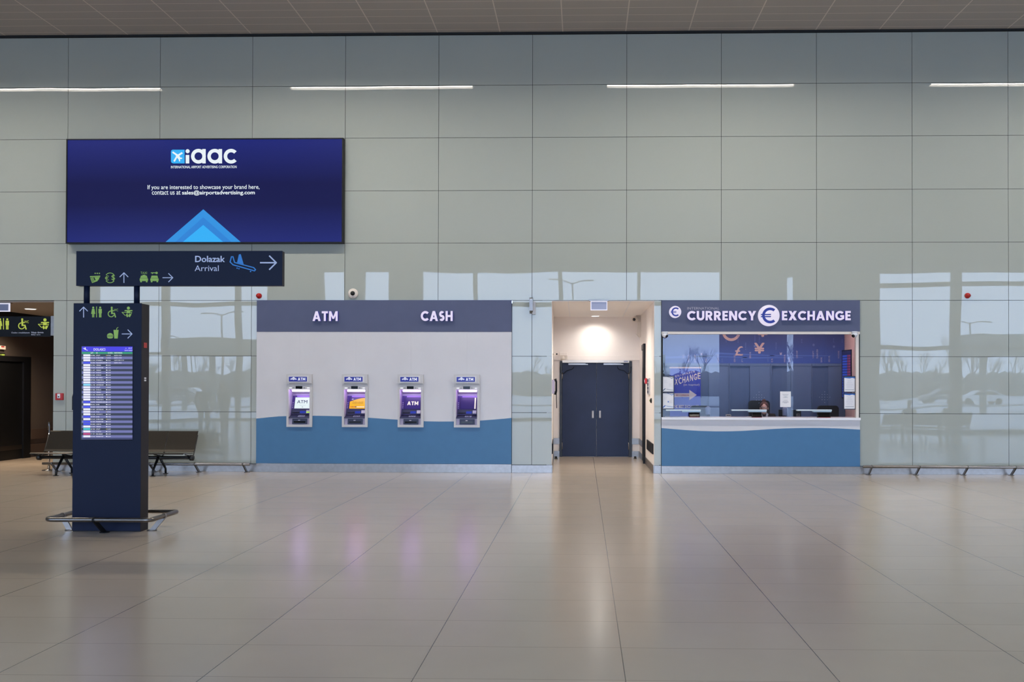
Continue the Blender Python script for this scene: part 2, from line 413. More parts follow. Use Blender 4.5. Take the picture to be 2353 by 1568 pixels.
def panel_row(z0, z1, spans):
    for a, b in spans:
        cuts = [a] + [x for x in XC if a + .05 < x < b - .05] + [b]
        for p, q in zip(cuts, cuts[1:]):
            mb.box(p + (GAP / 2 if p != a else .004), q - (GAP / 2 if q != b else .004), 0, .012, z0 + GAP / 2, z1 - GAP / 2)
for i in range(5): panel_row(ZR[i + 1], ZR[i], [(XL, XR)])
LOW = [(XL, XCL), (XO, XA0), (XA1, XD0), (XD1, XE0), (XE1, XR)]
for i in range(5, 8): panel_row(ZR[i + 1], ZR[i], LOW)
struct(mb.build('wall_glass', M_GLASS))
mb = MB()
mb.box(XL, XR, .03, .12, ZT + .004, 8.9)
mb.box(XL, XR, -.02, .03, 8.565, 8.605)  # black strip stands in for the shade of the gap below the ceiling
struct(mb.build('wall_backing', M_DARK))
for a, b in LOW: struct(MB().box(a + .002, b - .002, .03, .12, .0, ZT).build('wall_backing_lower', M_DARK))
mb = MB()
for a, b in LOW: mb.box(a + .002, b - .002, -.012, .03, 0.0, .15, .002)
struct(mb.build('baseboard_glass', M_STEEL))
# hall's other sides: glazed facade behind the viewer, two side walls
M_HALL = mat('hall_plaster', (176, 174, 168), .7)
struct(MB().box(XL - .3, XL, YF, 0, 0, 8.61).build('wall_left', M_HALL))
struct(MB().box(XR, XR + .3, -15.05, 0, 0, 8.61).build('wall_right', M_HALL))
M_FAC = mat('facade_grey', (120, 122, 120), .6)
mb = MB()
HT = 7.05
for a, b in ((-24.0, -23.1), (-15.0, -12.3), (-11.3, -10.4), (-9.2, -7.6)): mb.box(a, b, YF - .3, YF, 0, HT)
for x, w in ((-19.9, .3), (-16.4, .24), (-5.1, .16), (-1.05, .18), (2.62, .16)): mb.box(x - w / 2, x + w / 2, YF - .25, YF, 0, HT)
mb.box(XL, 6.4, YF - .3, YF, HT, 8.61); mb.box(XL, 6.4, YF - .3, YF, 0, .12)
mb.box(XL, 6.4, YF - .2, YF - .05, 5.42, 5.62); mb.box(-24, -8, YF - .2, YF - .05, 3.1, 3.24)
struct(mb.build('wall_facade', M_FAC))
mb = MB()                                      # oblique side of the entrance, narrow windows in it
tt = [0, .173, .198, .475, .549, .672, .685, .743, .756, 1]
P = lambda t: Vector((6.4 + 4.0 * t, -24.5 + 9.7 * t, 0))
dn = Vector((9.7, -4.0, 0)).normalized() * .25
for a, b in zip(tt[::2], tt[1::2]):
    p, q = P(a), P(b); mb.prism([(p.x, p.y), (q.x, q.y), (q.x + dn.x, q.y + dn.y), (p.x + dn.x, p.y + dn.y)], 0, 6.2, 'XY')
p, q = P(0), P(1); mb.prism([(p.x, p.y), (q.x, q.y), (q.x + dn.x, q.y + dn.y), (p.x + dn.x, p.y + dn.y)], 6.2, 8.61, 'XY')
struct(mb.build('wall_entrance', M_FAC))
mb = MB()
for a, b in ((10.4, 10.62), (13.22, 13.54), (16.9, 17.3), (19.6, 20)): mb.box(a, b, -15.05, -14.8, 0, 5.8)
mb.box(10.4, 20, -15.05, -14.8, 5.8, 8.61); mb.box(10.4, 20, -15.05, -14.8, 0, .14); mb.box(10.4, 20, -15, -14.85, 5.28, 5.44); mb.box(10.4, 20, -15, -14.85, 3.0, 3.14)
struct(mb.build('wall_bay', M_FAC))
# left corridor
struct(MB().box(XCL - .2, XCL, 0.12, 10, 0, 3.4).build('wall_corridor', M_BROWN))
struct(MB().box(XCL, XO + .2, 9.8, 10, 0, 3.4).build('wall_corridor_end', M_BROWN))
struct(MB().box(XO + .02, XO + .2, .12, 9.8, 0, 3.4).build('wall_corridor_jamb', M_BROWN))
struct(MB().box(XCL - .2, XO + .15, .125, 10, ZT - .02, 3.5).build('ceiling_corridor', mat('corridor_ceiling', (196, 184, 172), .7)))
mb = MB(); mb.box(XCL, XCL + .03, 3.2, 9.8, .06, .3, .004)
mb.box(XCL, XCL + .045, 3.2, 9.8, .42, .66, .006)
struct(mb.build('baseboard_corridor', M_BROWNL))
struct(MB().box(XCL, XCL + .02, .12, 9.8, 3.14, 3.34).build('shadow_gap_strip', M_DARK))  # shadow gap under the corridor ceiling, its darkness built as a black strip
# door recess
YB = 3.97; zc = 3.345
def quadwall(a, b, th, z0, z1, name, m):
    d = Vector((b[0] - a[0], b[1] - a[1], 0)); nrm = Vector((d.y, -d.x, 0)).normalized() * th
    return struct(MB().prism([a, b, (b[0] + nrm.x, b[1] + nrm.y), (a[0] + nrm.x, a[1] + nrm.y)], z0, z1, 'XY').build(name, m))
XB0, XB1 = onfloor(1271.5, 1050).x, onfloor(1469, 1050).x
quadwall((XD0, .014), (XB0, YB), -.10, 0, zc, 'wall_recess_left', M_ALC)
quadwall((XD1, .014), (XB1, YB), .10, 0, zc, 'wall_recess_right', M_ALC)
struct(MB().box(XB0 - .15, XB1 + .15, YB, YB + .15, 0, zc).build('wall_recess_back', M_ALC))
mb = MB().box(XB0 - .09, XD1 + .09, 0.014, YB + .1, zc, zc + .013)
struct(mb.build('ceiling_recess', M_ALCC))
mb = MB()
for (za, zb) in ((at(0 + 1240 + 470 / 3.645, 680 + 540 / 3.645, YB).z, at(1370, 680 + 500 / 3.645, YB).z),):
    mb.box(XB0, XB1, YB - .05, YB, za, zb, .006)
struct(mb.build('trim_2', M_ALC))
mb = MB()
for px0, px1 in ((1304, 1308.5), (1447.5, 1430)):
    a, b = at(px0, 692, .05).x, at(px1, 723, 3.9).x
    mb.prism([(a, .05), (b, 3.9), (b + .025, 3.9), (a + .025, .05)], zc - .004, zc - .001, 'XY')
struct(mb.build('trim_3', M_WHITEP))
# steel bumper strips and skirting in the recess
mb = MB()
bx = [at(1240 + v / 3.645, 1040, YB).x for v in (115, 166, 772, 828)]
for z0, z1 in ((0.0, .135), (.30, .44)):
    mb.box(bx[0], bx[1], YB - .012, YB, z0, z1); mb.box(bx[2], bx[3], YB - .012, YB, z0, z1)
def onright(y): return XD1 + (XB1 - XD1) * (y / YB)
def onleft(y): return XD0 + (XB0 - XD0) * (y / YB)
YD0, YD1 = 2.13, 2.95                       # doorway in the right side wall
for (ya, yb, z0, z1) in ((0, YD0 - .03, 0, .15), (YD1 + .05, YB, 0, .135), (YD1 + .05, YB, .30, .44)):
    mb.prism([(onright(ya) - .012, ya), (onright(yb) - .012, yb), (onright(yb) + .001, yb), (onright(ya) + .001, ya)], z0, z1, 'XY')
mb.prism([(onleft(0) + .012, 0), (onleft(YB) + .012, YB), (onleft(YB) - .001, YB), (onleft(0) - .001, 0)], 0, .15, 'XY')
struct(mb.build('baseboard_recess', M_STEEL))
mb = MB()
mb.prism([(onright(.12) - .02, .12), (onright(1.6) - .02, 1.6), (onright(1.6) + .001, 1.6), (onright(.12) + .001, .12)], .36, .56, 'XY')
mb.prism([(onleft(.12) + .02, .12), (onleft(1.6) + .02, 1.6), (onleft(1.6) - .001, 1.6), (onleft(.12) - .001, .12)], .36, .56, 'XY')
struct(mb.build('trim_4', M_BLACK))

# double door at the end of the recess
def Rb(x0, y0, x1, y1, Y): return rect(1240 + x0 / 3.645, 680 + y0 / 3.645, 1240 + x1 / 3.645, 680 + y1 / 3.645, Y)
fx0, fx1, _, fz = Rb(168, 548, 772, 1350, YB)
door = thing('door_1', 'dark navy steel double door with two lever plates at the end of the cream recess', 'door', ((fx0 + fx1) / 2, YB, 0)); struct(door)
mb = MB(); lx0 = Rb(190, 0, 748, 0, YB)
mb.box(fx0, lx0[0], YB - .06, YB + .0, 0, fz, .004); mb.box(lx0[1], fx1, YB - .06, YB, 0, fz, .004); mb.box(lx0[0], lx0[1], YB - .06, YB, fz - .04, fz, .004)
mb.build('door_frame', mat('door_frame_navy', (30, 33, 42), .4), door)
mx = at(1240 + 475 / 3.645, 950, YB).x
for a, b, hx in ((lx0[0] + .004, mx - .003, (437, 455)), (mx + .003, lx0[1] - .004, (497, 514))):
    lf = MB().box(a, b, YB - .045, YB - .005, .012, fz - .045, .003).build('door_leaf', M_DOOR, door)
    h = Rb(hx[0], 963, hx[1], 1025, YB - .06)
    mb = MB(); mb.box(h[0], h[1], YB - .055, YB - .044, h[2], h[3], .004)
    mb.tube([((h[0] + h[1]) / 2, YB - .05, h[3] - .05), ((h[0] + h[1]) / 2, YB - .1, h[3] - .05)], .012)
    mb.box(h[0] + .004, h[1] - .004, YB - .11, YB - .095, h[2] + .01, h[3] - .02, .004)
    mb.build('door_handle', mat('handle_grey', (158, 152, 147), .42, .5), lf)
    ex = a if hx[0] < 470 else b
    for z in (.26, fz - .35):
        MB().tube([(ex, YB - .055, z - .08), (ex, YB - .055, z + .08)], .014).build('hinge', M_STEEL, lf)
    # loop of cable from frame to leaf
    s = 1 if hx[0] < 470 else -1
    mb = MB()
    pts = [(.27, -.13), (.26, -.17), (.22, -.205), (.16, -.215), (.11, -.225), (.075, -.26), (.045, -.295), (.0, -.305), (-.035, -.28), (-.05, -.22), (-.05, -.13)]
    mb.tube([(ex + s * a_, YB - .072, fz + b_) for a_, b_ in pts], .0065, 8); mb.build('door_cable', M_BLACK, lf)
q = Rb(190, 540, 750, 562, YB - .08)
op = thing('door_operator', 'long white door operator box above the navy double door', 'door opener', (q[0], YB - .08, q[2]))
MB().box(q[0], q[1], YB - .14, YB - .06, q[2], q[3], .006).build('housing', M_WHITEP, op)
MB().box(q[1] - .13, q[1] - .03, YB - .143, YB - .139, q[2] + .015, q[3] - .012).build('status_panel', mat('grey_blue_panel', (150, 158, 186), .4), op)
for a, b in ((240, 405), (535, 702)):
    e = Rb(a, 571, b, 580, YB - .1)
    mb = MB().box(e[0], e[1], YB - .11, YB - .085, e[2], e[3], .003)
    e2 = Rb(a, 566, b - 20, 571, YB - .08); mb.box(e2[0], e2[1], YB - .09, YB - .065, e2[2], e2[3])
    mb.build('slide_arm', M_STEEL, op)
# dark doorway in the right side wall of the recess
d2 = thing('door_2', 'narrow black side door seen edge-on in the right wall of the cream recess', 'door', (onright(YD0), YD0, 0)); struct(d2)
zt2 = 2.62
mb = MB().prism([(onright(YD0) - .05, YD0), (onright(YD0) + .0, YD0), (onright(YD0) + .0, YD0 + .06), (onright(YD0) - .05, YD0 + .06)], 0, zt2, 'XY')
mb.prism([(onright(YD0) - .05, YD0 + .06), (onright(YD0), YD0 + .06), (onright(YD1), YD1), (onright(YD1) - .03, YD1)], 2.5, zt2, 'XY')
mb.build('door_frame', M_BLACK, d2)
MB().prism([(onright(YD0) - .03, YD0 + .06), (onright(YD0) - .002, YD0 + .06), (onright(YD1) - .002, YD1), (onright(YD1) - .012, YD1)], .01, 2.5, 'XY').build('door_leaf', mat('black_door', (14, 14, 15), .5), d2)
# dark door in the corridor's left wall
d3 = thing('door_3', 'black doorway in the brown corridor wall below the green exit pictogram', 'door', (XCL, 3.0, 0)); struct(d3)
MB().box(XCL, XCL + .06, 1.2, 3.16, 2.22, 2.34).box(XCL, XCL + .06, 2.9, 3.16, 0, 2.22).build('door_frame', M_BLACK, d3)
MB().box(XCL + .001, XCL + .02, 1.2, 2.9, 0.01, 2.22).build('door_leaf', mat('black_leaf', (10, 10, 11), .4), d3)
MB().box(XCL + .02, XCL + .035, 1.3, 2.88, .22, .32).build('kick_rail', M_STEELD, d3)

# ------------------------------------------------------------------ lamps of the place
def strip(x0, x1, label):
    t = thing('ceiling_strip_light', label, 'light', ((x0 + x1) / 2, -3.2, 8.61), 'recessed ceiling strip lights')
    MB().box(x0, x1, -3.295, -3.105, 8.662, 8.674).build('diffuser', glow('strip_light', (255, 240, 226), 1.0), t)
    mb = MB()
    for a, b in ((-3.30, -3.296), (-3.104, -3.10)): mb.box(x0, x1, a, b, 8.608, 8.69)
    mb.build('frame', mat('slot_grey', (222, 220, 218), .5), t)
b = MATS.get('strip_light')
for k, (x0, x1, lb) in enumerate(((-14.1, -9.86, 'far left strip light, mirrored above the blue advertising screen'), (-6.82, -2.56, 'second strip light from the left, mirrored above the cash machines'),
                     (.55, 4.84, 'strip light mirrored above the recess and currency booth'), (7.95, 12.2, 'far right strip light mirrored at the edge of the glass wall'))):
    strip(x0, x1, lb)
pb = MATS['strip_light'].node_tree.nodes['Principled BSDF']
pb.inputs['Emission Color'].default_value = LAMPC + (1,); pb.inputs['Emission Strength'].default_value = LAMP

# recess downlight
YDL = 3.58; c = at(1368, 726, YDL)
dl = thing('recessed_downlight', 'round glowing downlight in the ceiling of the cream recess', 'light', (c.x, YDL, zc))
MB().lathe([(.10, 0), (.10, -.012), (.085, -.012)], (c.x, YDL, zc), 'Z', 28).build('trim_ring', M_WHITEP, dl)
MB().lathe([(.084, 0.001), (.084, -.016), (.0, -.016)], (c.x, YDL, zc), 'Z', 28).build('lamp_face', glow('downlight_face', (255, 244, 232), 3.0), dl)
sl = bpy.data.lights.new('recess_lamp', 'SPOT'); sl.energy = 95; sl.color = (1, .94, .87); sl.spot_size = math.radians(156); sl.spot_blend = 1.0; sl.shadow_soft_size = .09
so = bpy.data.objects.new('recess_lamp', sl); COL.objects.link(so); so.location = (c.x, YDL, zc - .03)
YDF = 1.15; xf = at(1376, 703, YDF).x                 # added unseen lamp brightening the recess, hidden behind the exit light
dl = thing('recessed_downlight', 'added unseen downlight filling the recess, hidden behind the exit light', 'light', (xf, YDF, zc))
MB().lathe([(.10, 0), (.10, -.012), (.085, -.012)], (xf, YDF, zc), 'Z', 28).build('trim_ring', M_WHITEP, dl)
MB().lathe([(.084, 0.001), (.084, -.016), (.0, -.016)], (xf, YDF, zc), 'Z', 28).build('lamp_face', MATS['downlight_face'], dl)
s2 = bpy.data.lights.new('recess_lamp', 'SPOT'); s2.energy = 330; s2.color = (1, .94, .87); s2.spot_size = math.radians(160); s2.spot_blend = 1.0; s2.shadow_soft_size = .09
o2 = bpy.data.objects.new('recess_lamp', s2); COL.objects.link(o2); o2.location = (xf, YDF, zc - .03)
# corridor downlight
c = at(70, 706.5, 1.6)
dl = thing('corridor_downlight', 'oval glowing downlight in the brown corridor ceiling', 'light', (c.x, 1.6, ZT - .02))
MB().lathe([(.125, 0), (.125, -.012), (.105, -.012)], (c.x, 1.6, ZT - .02), 'Z', 28).build('trim_ring', M_WHITEP, dl)
MB().lathe([(.104, 0.001), (.104, -.016), (.0, -.016)], (c.x, 1.6, ZT - .02), 'Z', 28).build('lamp_face', glow('downlight_face', (255, 244, 232), 3.0), dl)
sl = bpy.data.lights.new('corridor_lamp', 'SPOT'); sl.energy = 620; sl.color = (1, .80, .60); sl.spot_size = math.radians(140); sl.spot_blend = .8; sl.shadow_soft_size = .1
so = bpy.data.objects.new('corridor_lamp', sl); COL.objects.link(so); so.location = (c.x, 1.6, ZT - .05)

# ================================================================== ADVERTISING SCREEN
YS = -.14
a, b, z0, z1 = rect(151.5, 318, 788, 559, YS)
ad = thing('advertising_screen', 'large wide dark blue advertising screen with a pale blue triangle, on the glass wall', 'screen', ((a + b) / 2, 0, z0))
mb = MB(); th = .022
mb.box(a, b, YS, -.01, z0, z0 + th); mb.box(a, b, YS, -.01, z1 - th, z1); mb.box(a, a + th, YS, -.01, z0 + th, z1 - th); mb.box(b - th, b, YS, -.01, z0 + th, z1 - th)
mb.box(a + th, b - th, -.06, -.012, z0 + th, z1 - th)
mb.build('frame', M_BLACK, ad)
def ad_mat():
    m = mat('blue_lit_film', (6, 6, 16), .25); n = m.node_tree.nodes; l = m.node_tree.links; bs = n['Principled BSDF']
    t = n.new('ShaderNodeTexCoord'); s = n.new('ShaderNodeSeparateXYZ'); l.new(t.outputs['Generated'], s.inputs[0])
    ax = math_node(n, l, 'ABSOLUTE', math_node(n, l, 'SUBTRACT', s.outputs['Z'], .47))     # brighter along top and bottom LED rows
    r = n.new('ShaderNodeValToRGB'); l.new(ax, r.inputs[0])
    r.color_ramp.elements[0].position = .1; r.color_ramp.elements[0].color = lin((25, 28, 86)) + (1,)
    r.color_ramp.elements[1].position = .5; r.color_ramp.elements[1].color = lin((36, 46, 132)) + (1,)
    l.new(r.outputs[0], bs.inputs['Emission Color']); bs.inputs['Emission Strength'].default_value = .8; bs.inputs['Specular IOR Level'].default_value = .2
    return m
MB().box(a + th, b - th, YS + .012, YS + .03, z0 + th, z1 - th).build('display', ad_mat(), ad)
I = Ink(YS + .011, 130, 300, 3.4603)
M_SW = glow('screen_white', (240, 250, 255), .97)
M_C1, M_C2, M_C3 = glow('screen_blue_a', (32, 144, 226), 1), glow('screen_blue_b', (24, 128, 216), 1), glow('screen_blue_c', (34, 176, 250), 1)
I.poly([(867, 887), (1167, 627), (1464, 887)], 0); I.poly([(945, 887), (1167, 690), (1390, 887)], 1, .001); I.poly([(1005, 887), (1167, 752), (1325, 887)], 2, .002)
I.build('triangle_graphic', [M_C1, M_C2, M_C3], ad)
I = Ink(YS + .011, 130, 300, 3.4603)
I.poly([(922, 153), (1018, 153), (1018, 262), (926, 262), (914, 256), (910, 246), (910, 168), (914, 158)], 0)
I.line([(926, 174), (970, 204)], 13, 1, .002); I.line([(997, 180), (966, 200), (982, 222)], 14, 1, .002); I.line([(962, 200), (937, 243)], 13, 1, .002); I.line([(956, 196), (978, 226)], 17, 1, .002); I.line([(978, 224), (997, 221)], 9, 1, .002); I.line([(976, 224), (979, 243)], 9, 1, .002)
I.rect(1027, 195, 1055, 262, 1); I.disc(1042, 165, 16, 1)
for cx in (1128, 1258):
    I.arc(cx, 205, 45, 27, 0, 360, 1); I.rect(cx + 31, 148, cx + 58, 262, 1, .001)
I.arc(1388, 205, 45, 27, 42, 318, 1)
I.build('logo', [M_C3, M_SW], ad)
I = Ink(YS + .011, 130, 300, 3.4603)
I.text('INTERNATIONAL AIRPORT ADVERTISING CORPORATION', 910, 281, 1432, 300, .012); I.build('lettering', [M_SW], ad); I = Ink(YS + .011, 130, 300, 3.4603)
I.text('If you are interested to showcase your brand here,', 724, 434, 1614, 476, .006); I.build('lettering', [M_SW], ad); I = Ink(YS + .011, 130, 300, 3.4603)
I.text('contact us at', 759, 480, 986, 511, .006); I.build('lettering', [M_SW], ad); I = Ink(YS + .011, 130, 300, 3.4603); I.text('sales@airportadvertising.com', 998, 477, 1577, 518, .022)
I.build('lettering', [M_SW], ad)

# ================================================================== WAYFINDING PYLON WITH ARRIVALS DISPLAY
YK, YKB = -7.11, -6.92
k0, k1 = onfloor(165, 1222).x, onfloor(322.5, 1222.6).x
kz = at(243, 697, YK).z
py = thing('wayfinding_pylon', 'tall navy wayfinding pylon with arrivals display and a wide sign board on two posts', 'sign', ((k0 + k1) / 2, (YK + YKB) / 2, 0))
mb = MB(); mb.box(k0, k1, YK, YK + .012, 0.01, kz, .003)
mb.build('front_panel', M_KIOSK, py)
body = MB().box(k0 + .002, k1 - .001, YK + .012, YKB, 0.0, kz - .004, .003).build('cabinet', M_KIOSKS, py)
sx = k1
MB().box(sx - .002, sx + .003, YK + .06, YK + .13, at(330, 793, YK).z - .03, at(330, 793, YK).z + .03).build('side_sticker', [mat('sticker_red', (190, 70, 66), .6)], body)
mb = MB()
for dz in (-.013, .013): mb.box(sx - .002, sx + .003, YK + .075, YK + .115, at(330, 872, YK).z + dz - .009, at(330, 872, YK).z + dz + .009)
mb.build('side_label', M_PAPER, body)
hz = at(163, 925, YK).z
MB().prism([(YK + .03, hz - .09), (YK + .08, hz - .09), (YK + .09, hz + .06), (YK + .05, hz + .1), (YK + .03, hz + .06)], k0 - .028, k0 + .003, 'YZ').build('side_handle', M_BLACK, body)
for px in (199.5, 314.5):
    x = at(px, 677, -7.01).x
    MB().tube([(x, -7.01, kz - .01), (x, -7.01, at(px, 655, -7.01).z)], .032, 20).build('post', M_KIOSK, py)
g0, g1, gz0, gz1 = rect(175, 577, 648.5, 657, -7.05)
mb = MB().box(g0, g1, -7.05, -7.05 + .012, gz0, gz1, .002)
sb = mb.build('sign_board', M_KIOSK, py)
MB().box(g0 + .002, g1 - .001, -7.038, -6.965, gz0, gz1 - .002, .002).build('board_back', M_KIOSKS, sb)
# pictograms
def arrow(I, x0, y0, x1, y1, w, hd, mi=0):
    d = Vector((x1 - x0, y1 - y0)).normalized(); n = Vector((-d.y, d.x)); t = Vector((x1, y1))
    I.line([(x0, y0), (x1, y1)], w, mi)
    for s in (1, -1):
        p = t - d * hd + n * hd * s; I.line([(p.x, p.y), (x1, y1)], w, mi)
def toilet(I, x, y, h, mi=0):
    """woman | man pictogram: x left edge, y top, h height"""
    u = h / 115
    cx = x + 20 * u
    I.disc(cx, y + 11 * u, 10 * u, mi); I.poly([(cx - 12 * u, y + 24 * u), (cx + 12 * u, y + 24 * u), (cx + 22 * u, y + 78 * u), (cx - 22 * u, y + 78 * u)], mi)
    I.rect(cx - 11 * u, y + 78 * u, cx - 2 * u, y + 115 * u, mi); I.rect(cx + 2 * u, y + 78 * u, cx + 11 * u, y + 115 * u, mi)
    I.rect(x + 52 * u, y, x + 59 * u, y + 115 * u, mi)
    cx = x + 94 * u
    I.disc(cx, y + 11 * u, 10 * u, mi); I.rect(cx - 17 * u, y + 25 * u, cx + 17 * u, y + 72 * u, mi)
    I.rect(cx - 12 * u, y + 72 * u, cx - 1.5 * u, y + 115 * u, mi); I.rect(cx + 1.5 * u, y + 72 * u, cx + 12 * u, y + 115 * u, mi)
def wheelchair(I, x, y, h, mi=0, wc=True):
    u = h / 115
    I.disc(x + 44 * u, y + 11 * u, 10 * u, mi); I.line([(x + 44 * u, y + 26 * u), (x + 46 * u, y + 74 * u)], 17 * u, mi); I.line([(x + 44 * u, y + 40 * u), (x + 66 * u, y + 46 * u)], 9 * u, mi)
    I.line([(x + 46 * u, y + 74 * u), (x + 72 * u, y + 72 * u)], 12 * u, mi); I.line([(x + 72 * u, y + 72 * u), (x + 84 * u, y + 112 * u)], 12 * u, mi)
    I.arc(x + 38 * u, y + 78 * u, 31 * u, 9 * u, 20, 262, mi, n=20)
    if wc: I.text('WC', x + 66 * u, y + 24 * u, x + 112 * u, y + 50 * u, .0, mi)
def baby(I, x, y, h, mi=0):
    u = h / 115
    cx = x + 68 * u
    I.disc(cx, y + 17 * u, 16 * u, mi); I.rect(x + 28 * u, y + 38 * u, x + 110 * u, y + 50 * u, mi); I.rect(cx - 18 * u, y + 46 * u, cx + 18 * u, y + 72 * u, mi)
    I.line([(x, y + 62 * u), (x + 104 * u, y + 62 * u)], 6 * u, mi); I.line([(x, y + 62 * u), (x + 34 * u, y + 96 * u)], 6 * u, mi); I.line([(x + 104 * u, y + 62 * u), (x + 92 * u, y + 90 * u)], 6 * u, mi)
    for s in (-1, 1): I.poly([(cx + s * 4 * u, y + 84 * u), (cx + s * 18 * u, y + 76 * u), (cx + s * 28 * u, y + 92 * u), (cx + s * 14 * u, y + 114 * u), (cx + s * 2 * u, y + 106 * u)], mi)
def pic(name, par, Y, ox, oy, sc, ms, fn):
    I = Ink(Y, ox, oy, sc); fn(I); return I.build(name, ms, par)
KP = (py, YK, 150, 680, 4.61, [M_LIME, M_ICON])
pic('arrow', *KP, lambda I: arrow(I, 195, 228, 195, 120, 8, 42, 1)); pic('toilet_pictogram', *KP, lambda I: toilet(I, 277, 114, 115))
pic('wheelchair_pictogram', *KP, lambda I: wheelchair(I, 449, 114, 115)); pic('baby_pictogram', *KP, lambda I: baby(I, 602, 114, 115)); pic('arrow', *KP, lambda I: arrow(I, 602, 405, 708, 405, 8, 44, 1))
I = Ink(YK, 150, 680, 4.61)
I.poly([(443, 418), (452, 404), (470, 396), (482, 396), (500, 404), (509, 418)]); I.rect(443, 422, 509, 431); I.poly([(443, 435), (509, 435), (500, 450), (484, 453), (468, 453), (452, 450)])
I.poly([(512, 362), (566, 362), (556, 453), (521, 453)]); I.line([(544, 362), (546, 346), (560, 335)], 6)
I.build('food_pictogram', [M_LIME, M_ICON], py)
SP = (sb, -7.05, 0, 560, 3.3614, [M_LIME, M_ICON, M_SKYB])
pic('arrow', *SP, lambda I: arrow(I, 2012, 148, 2134, 148, 10, 52, 1)); pic('arrow', *SP, lambda I: arrow(I, 958, 302, 958, 226, 6, 31, 1)); pic('arrow', *SP, lambda I: arrow(I, 1258, 264, 1335, 264, 6, 32, 1))
pic('lettering', *SP, lambda I: I.text('Dolazak', 1508, 95, 1738, 144, .022, 1)); pic('lettering', *SP, lambda I: I.text('Arrival', 1505, 169, 1690, 213, .0, 1))
def NI(): return Ink(-7.05, 0, 560, 3.3614)
I = NI()
# landing aircraft
I.line([(1778, 142), (1788, 102), (1800, 102), (1812, 146), (1960, 186), (1974, 202), (1966, 211), (1800, 164), (1778, 142)], 8, 2)
I.poly([(1832, 146), (1846, 84), (1860, 82), (1882, 160)], 2)
for x, y in ((1832, 190), (1846, 194), (1936, 216)): I.disc(x, y, 5, 2)
I.build('aircraft_pictogram', SP[5], sb); I = NI()
# tickets
for k in range(3): I.disc(736 + 16 * k, 230, 5)
I.poly([(696, 252), (774, 248), (774, 258), (696, 262)]); I.poly([(730, 262), (772, 260), (758, 280), (740, 282)])
for k in range(3): I.line([(702 + 8 * k, 268 - 2 * k), (714 + 8 * k, 302 - 6 * k), (752 + 6 * k, 288 - 7 * k)], 5)
I.build('ticket_pictogram', SP[5], sb); I = NI()
# currency
I.text('€', 812, 248, 842, 285, .01); I.text('$', 862, 242, 890, 288, .01)
I.arc(851, 265, 38, 5, 215, 325, n=12); I.arc(851, 265, 38, 5, 35, 145, n=12)
I.build('currency_pictogram', SP[5], sb); I = NI()
# taxi and hire car
I.line([(1168, 226), (1200, 226)], 6); I.line([(1178, 226), (1178, 234)], 5); I.disc(1210, 227, 9)
def carpic(I, cx):
    I.poly([(cx - 22, 248), (cx + 22, 248), (cx + 28, 266), (cx - 28, 266)]); I.rrect(cx - 32, 268, cx + 32, 290, 6); I.rect(cx - 28, 290, cx - 16, 299); I.rect(cx + 16, 290, cx + 28, 299)
carpic(I, 1194); I.build('hire_car_pictogram', SP[5], sb); I = NI(); I.text('TAXI', 1087, 218, 1136, 236, .0); carpic(I, 1112); I.rect(1102, 242, 1124, 248)
I.build('taxi_pictogram', SP[5], sb)
# arrivals display
a, b, z0, z1 = rect(150 + 170 / 4.61, 680 + 534 / 4.61, 150 + 716 / 4.61, 680 + 1528 / 4.61, YK)
disp = MB().box(a, b, YK - .008, YK + .01, z0, z1, .002).build('display_bezel', M_BLACKG, py)
I = Ink(YK - .008, 150, 680, 4.61, .001)
I.rect(176, 538, 712, 592, 0); I.rect(176, 595, 712, 617, 1)
rows = 34; y0, y1 = 619, 1504; dh = (y1 - y0) / rows
for k in range(rows):
    I.rect(176, y0 + k * dh, 712, y0 + (k + 1) * dh, 2 if k % 2 == 0 else 3)
I.rect(176, y1, 712, 1524, 4)
I.build('screen', [glow('board_blue', (58, 40, 226), 1), glow('board_green', (38, 150, 110), 1), glow('board_dark', (34, 38, 58), 1), glow('board_row', (108, 110, 168), 1), glow('board_foot', (48, 50, 96), 1)], disp)
I = Ink(YK - .009, 150, 680, 4.61, .001)
M_BW = glow('board_white', (240, 240, 255), 1)
logos = [M_BW, glow('board_logo_blue', (60, 70, 235), 1), glow('board_logo_teal', (70, 200, 210), 1), glow('board_logo_red', (190, 60, 120), 1), glow('board_yellow', (240, 220, 90), 1), glow('board_cyan', (140, 220, 250), 1)]
cols = {3: 1, 12: 5, 19: 1, 21: 1, 25: 1, 27: 1, 28: 1, 30: 2, 32: 3}
city = 'SPLIT,DUBROVNIK,ISTANBUL,MILAN/BERGAMO,VIENNA,FRANKFURT,WARSAW,MUNICH,ZURICH,BRUSSELS,PARIS/CDG,COPENHAGEN,AMSTERDAM,SPLIT,MUNICH,VIENNA,FRANKFURT,DUBROVNIK,PARIS/CDG,MILAN/BERGAMO,ROME,LONDON/STANSTED,AMSTERDAM,PULA,SARAJEVO,DOHA,DUBROVNIK,FRANKFURT,LONDON,VIENNA,SPLIT,ZURICH,BELGRADE,FRANKFURT'.split(',')
fl = 'LH 4086,OU 661,OU 5391,FR 3898,OS 7001,OU 5307,LO 607,OU 4377,LX 4238,SN 2003,AF 7018,OU 5320,KL 1945,OU 651,OU 4435,OU 441,OU 5405,OU 665,OU 471,FR 8778,EN 812,FR 3155,OU 4499,OU 675,OU 345,QR 3355,OU 669,LH 1404,BA 0844,OU 447,AZ 7420,LX 4236,JU 256,OU 415'.split(',')
tm = '07:35,07:35,09:20,09:35,10:55,11:00,11:25,12:05,12:35,13:10,13:15,13:55,14:00,14:05,14:20,14:30,15:00,15:25,15:35,16:05,16:10,16:25,16:45,17:00,17:25,17:45,18:15,19:15,19:35,20:30,20:55,21:25,21:45,22:30'.split(',')
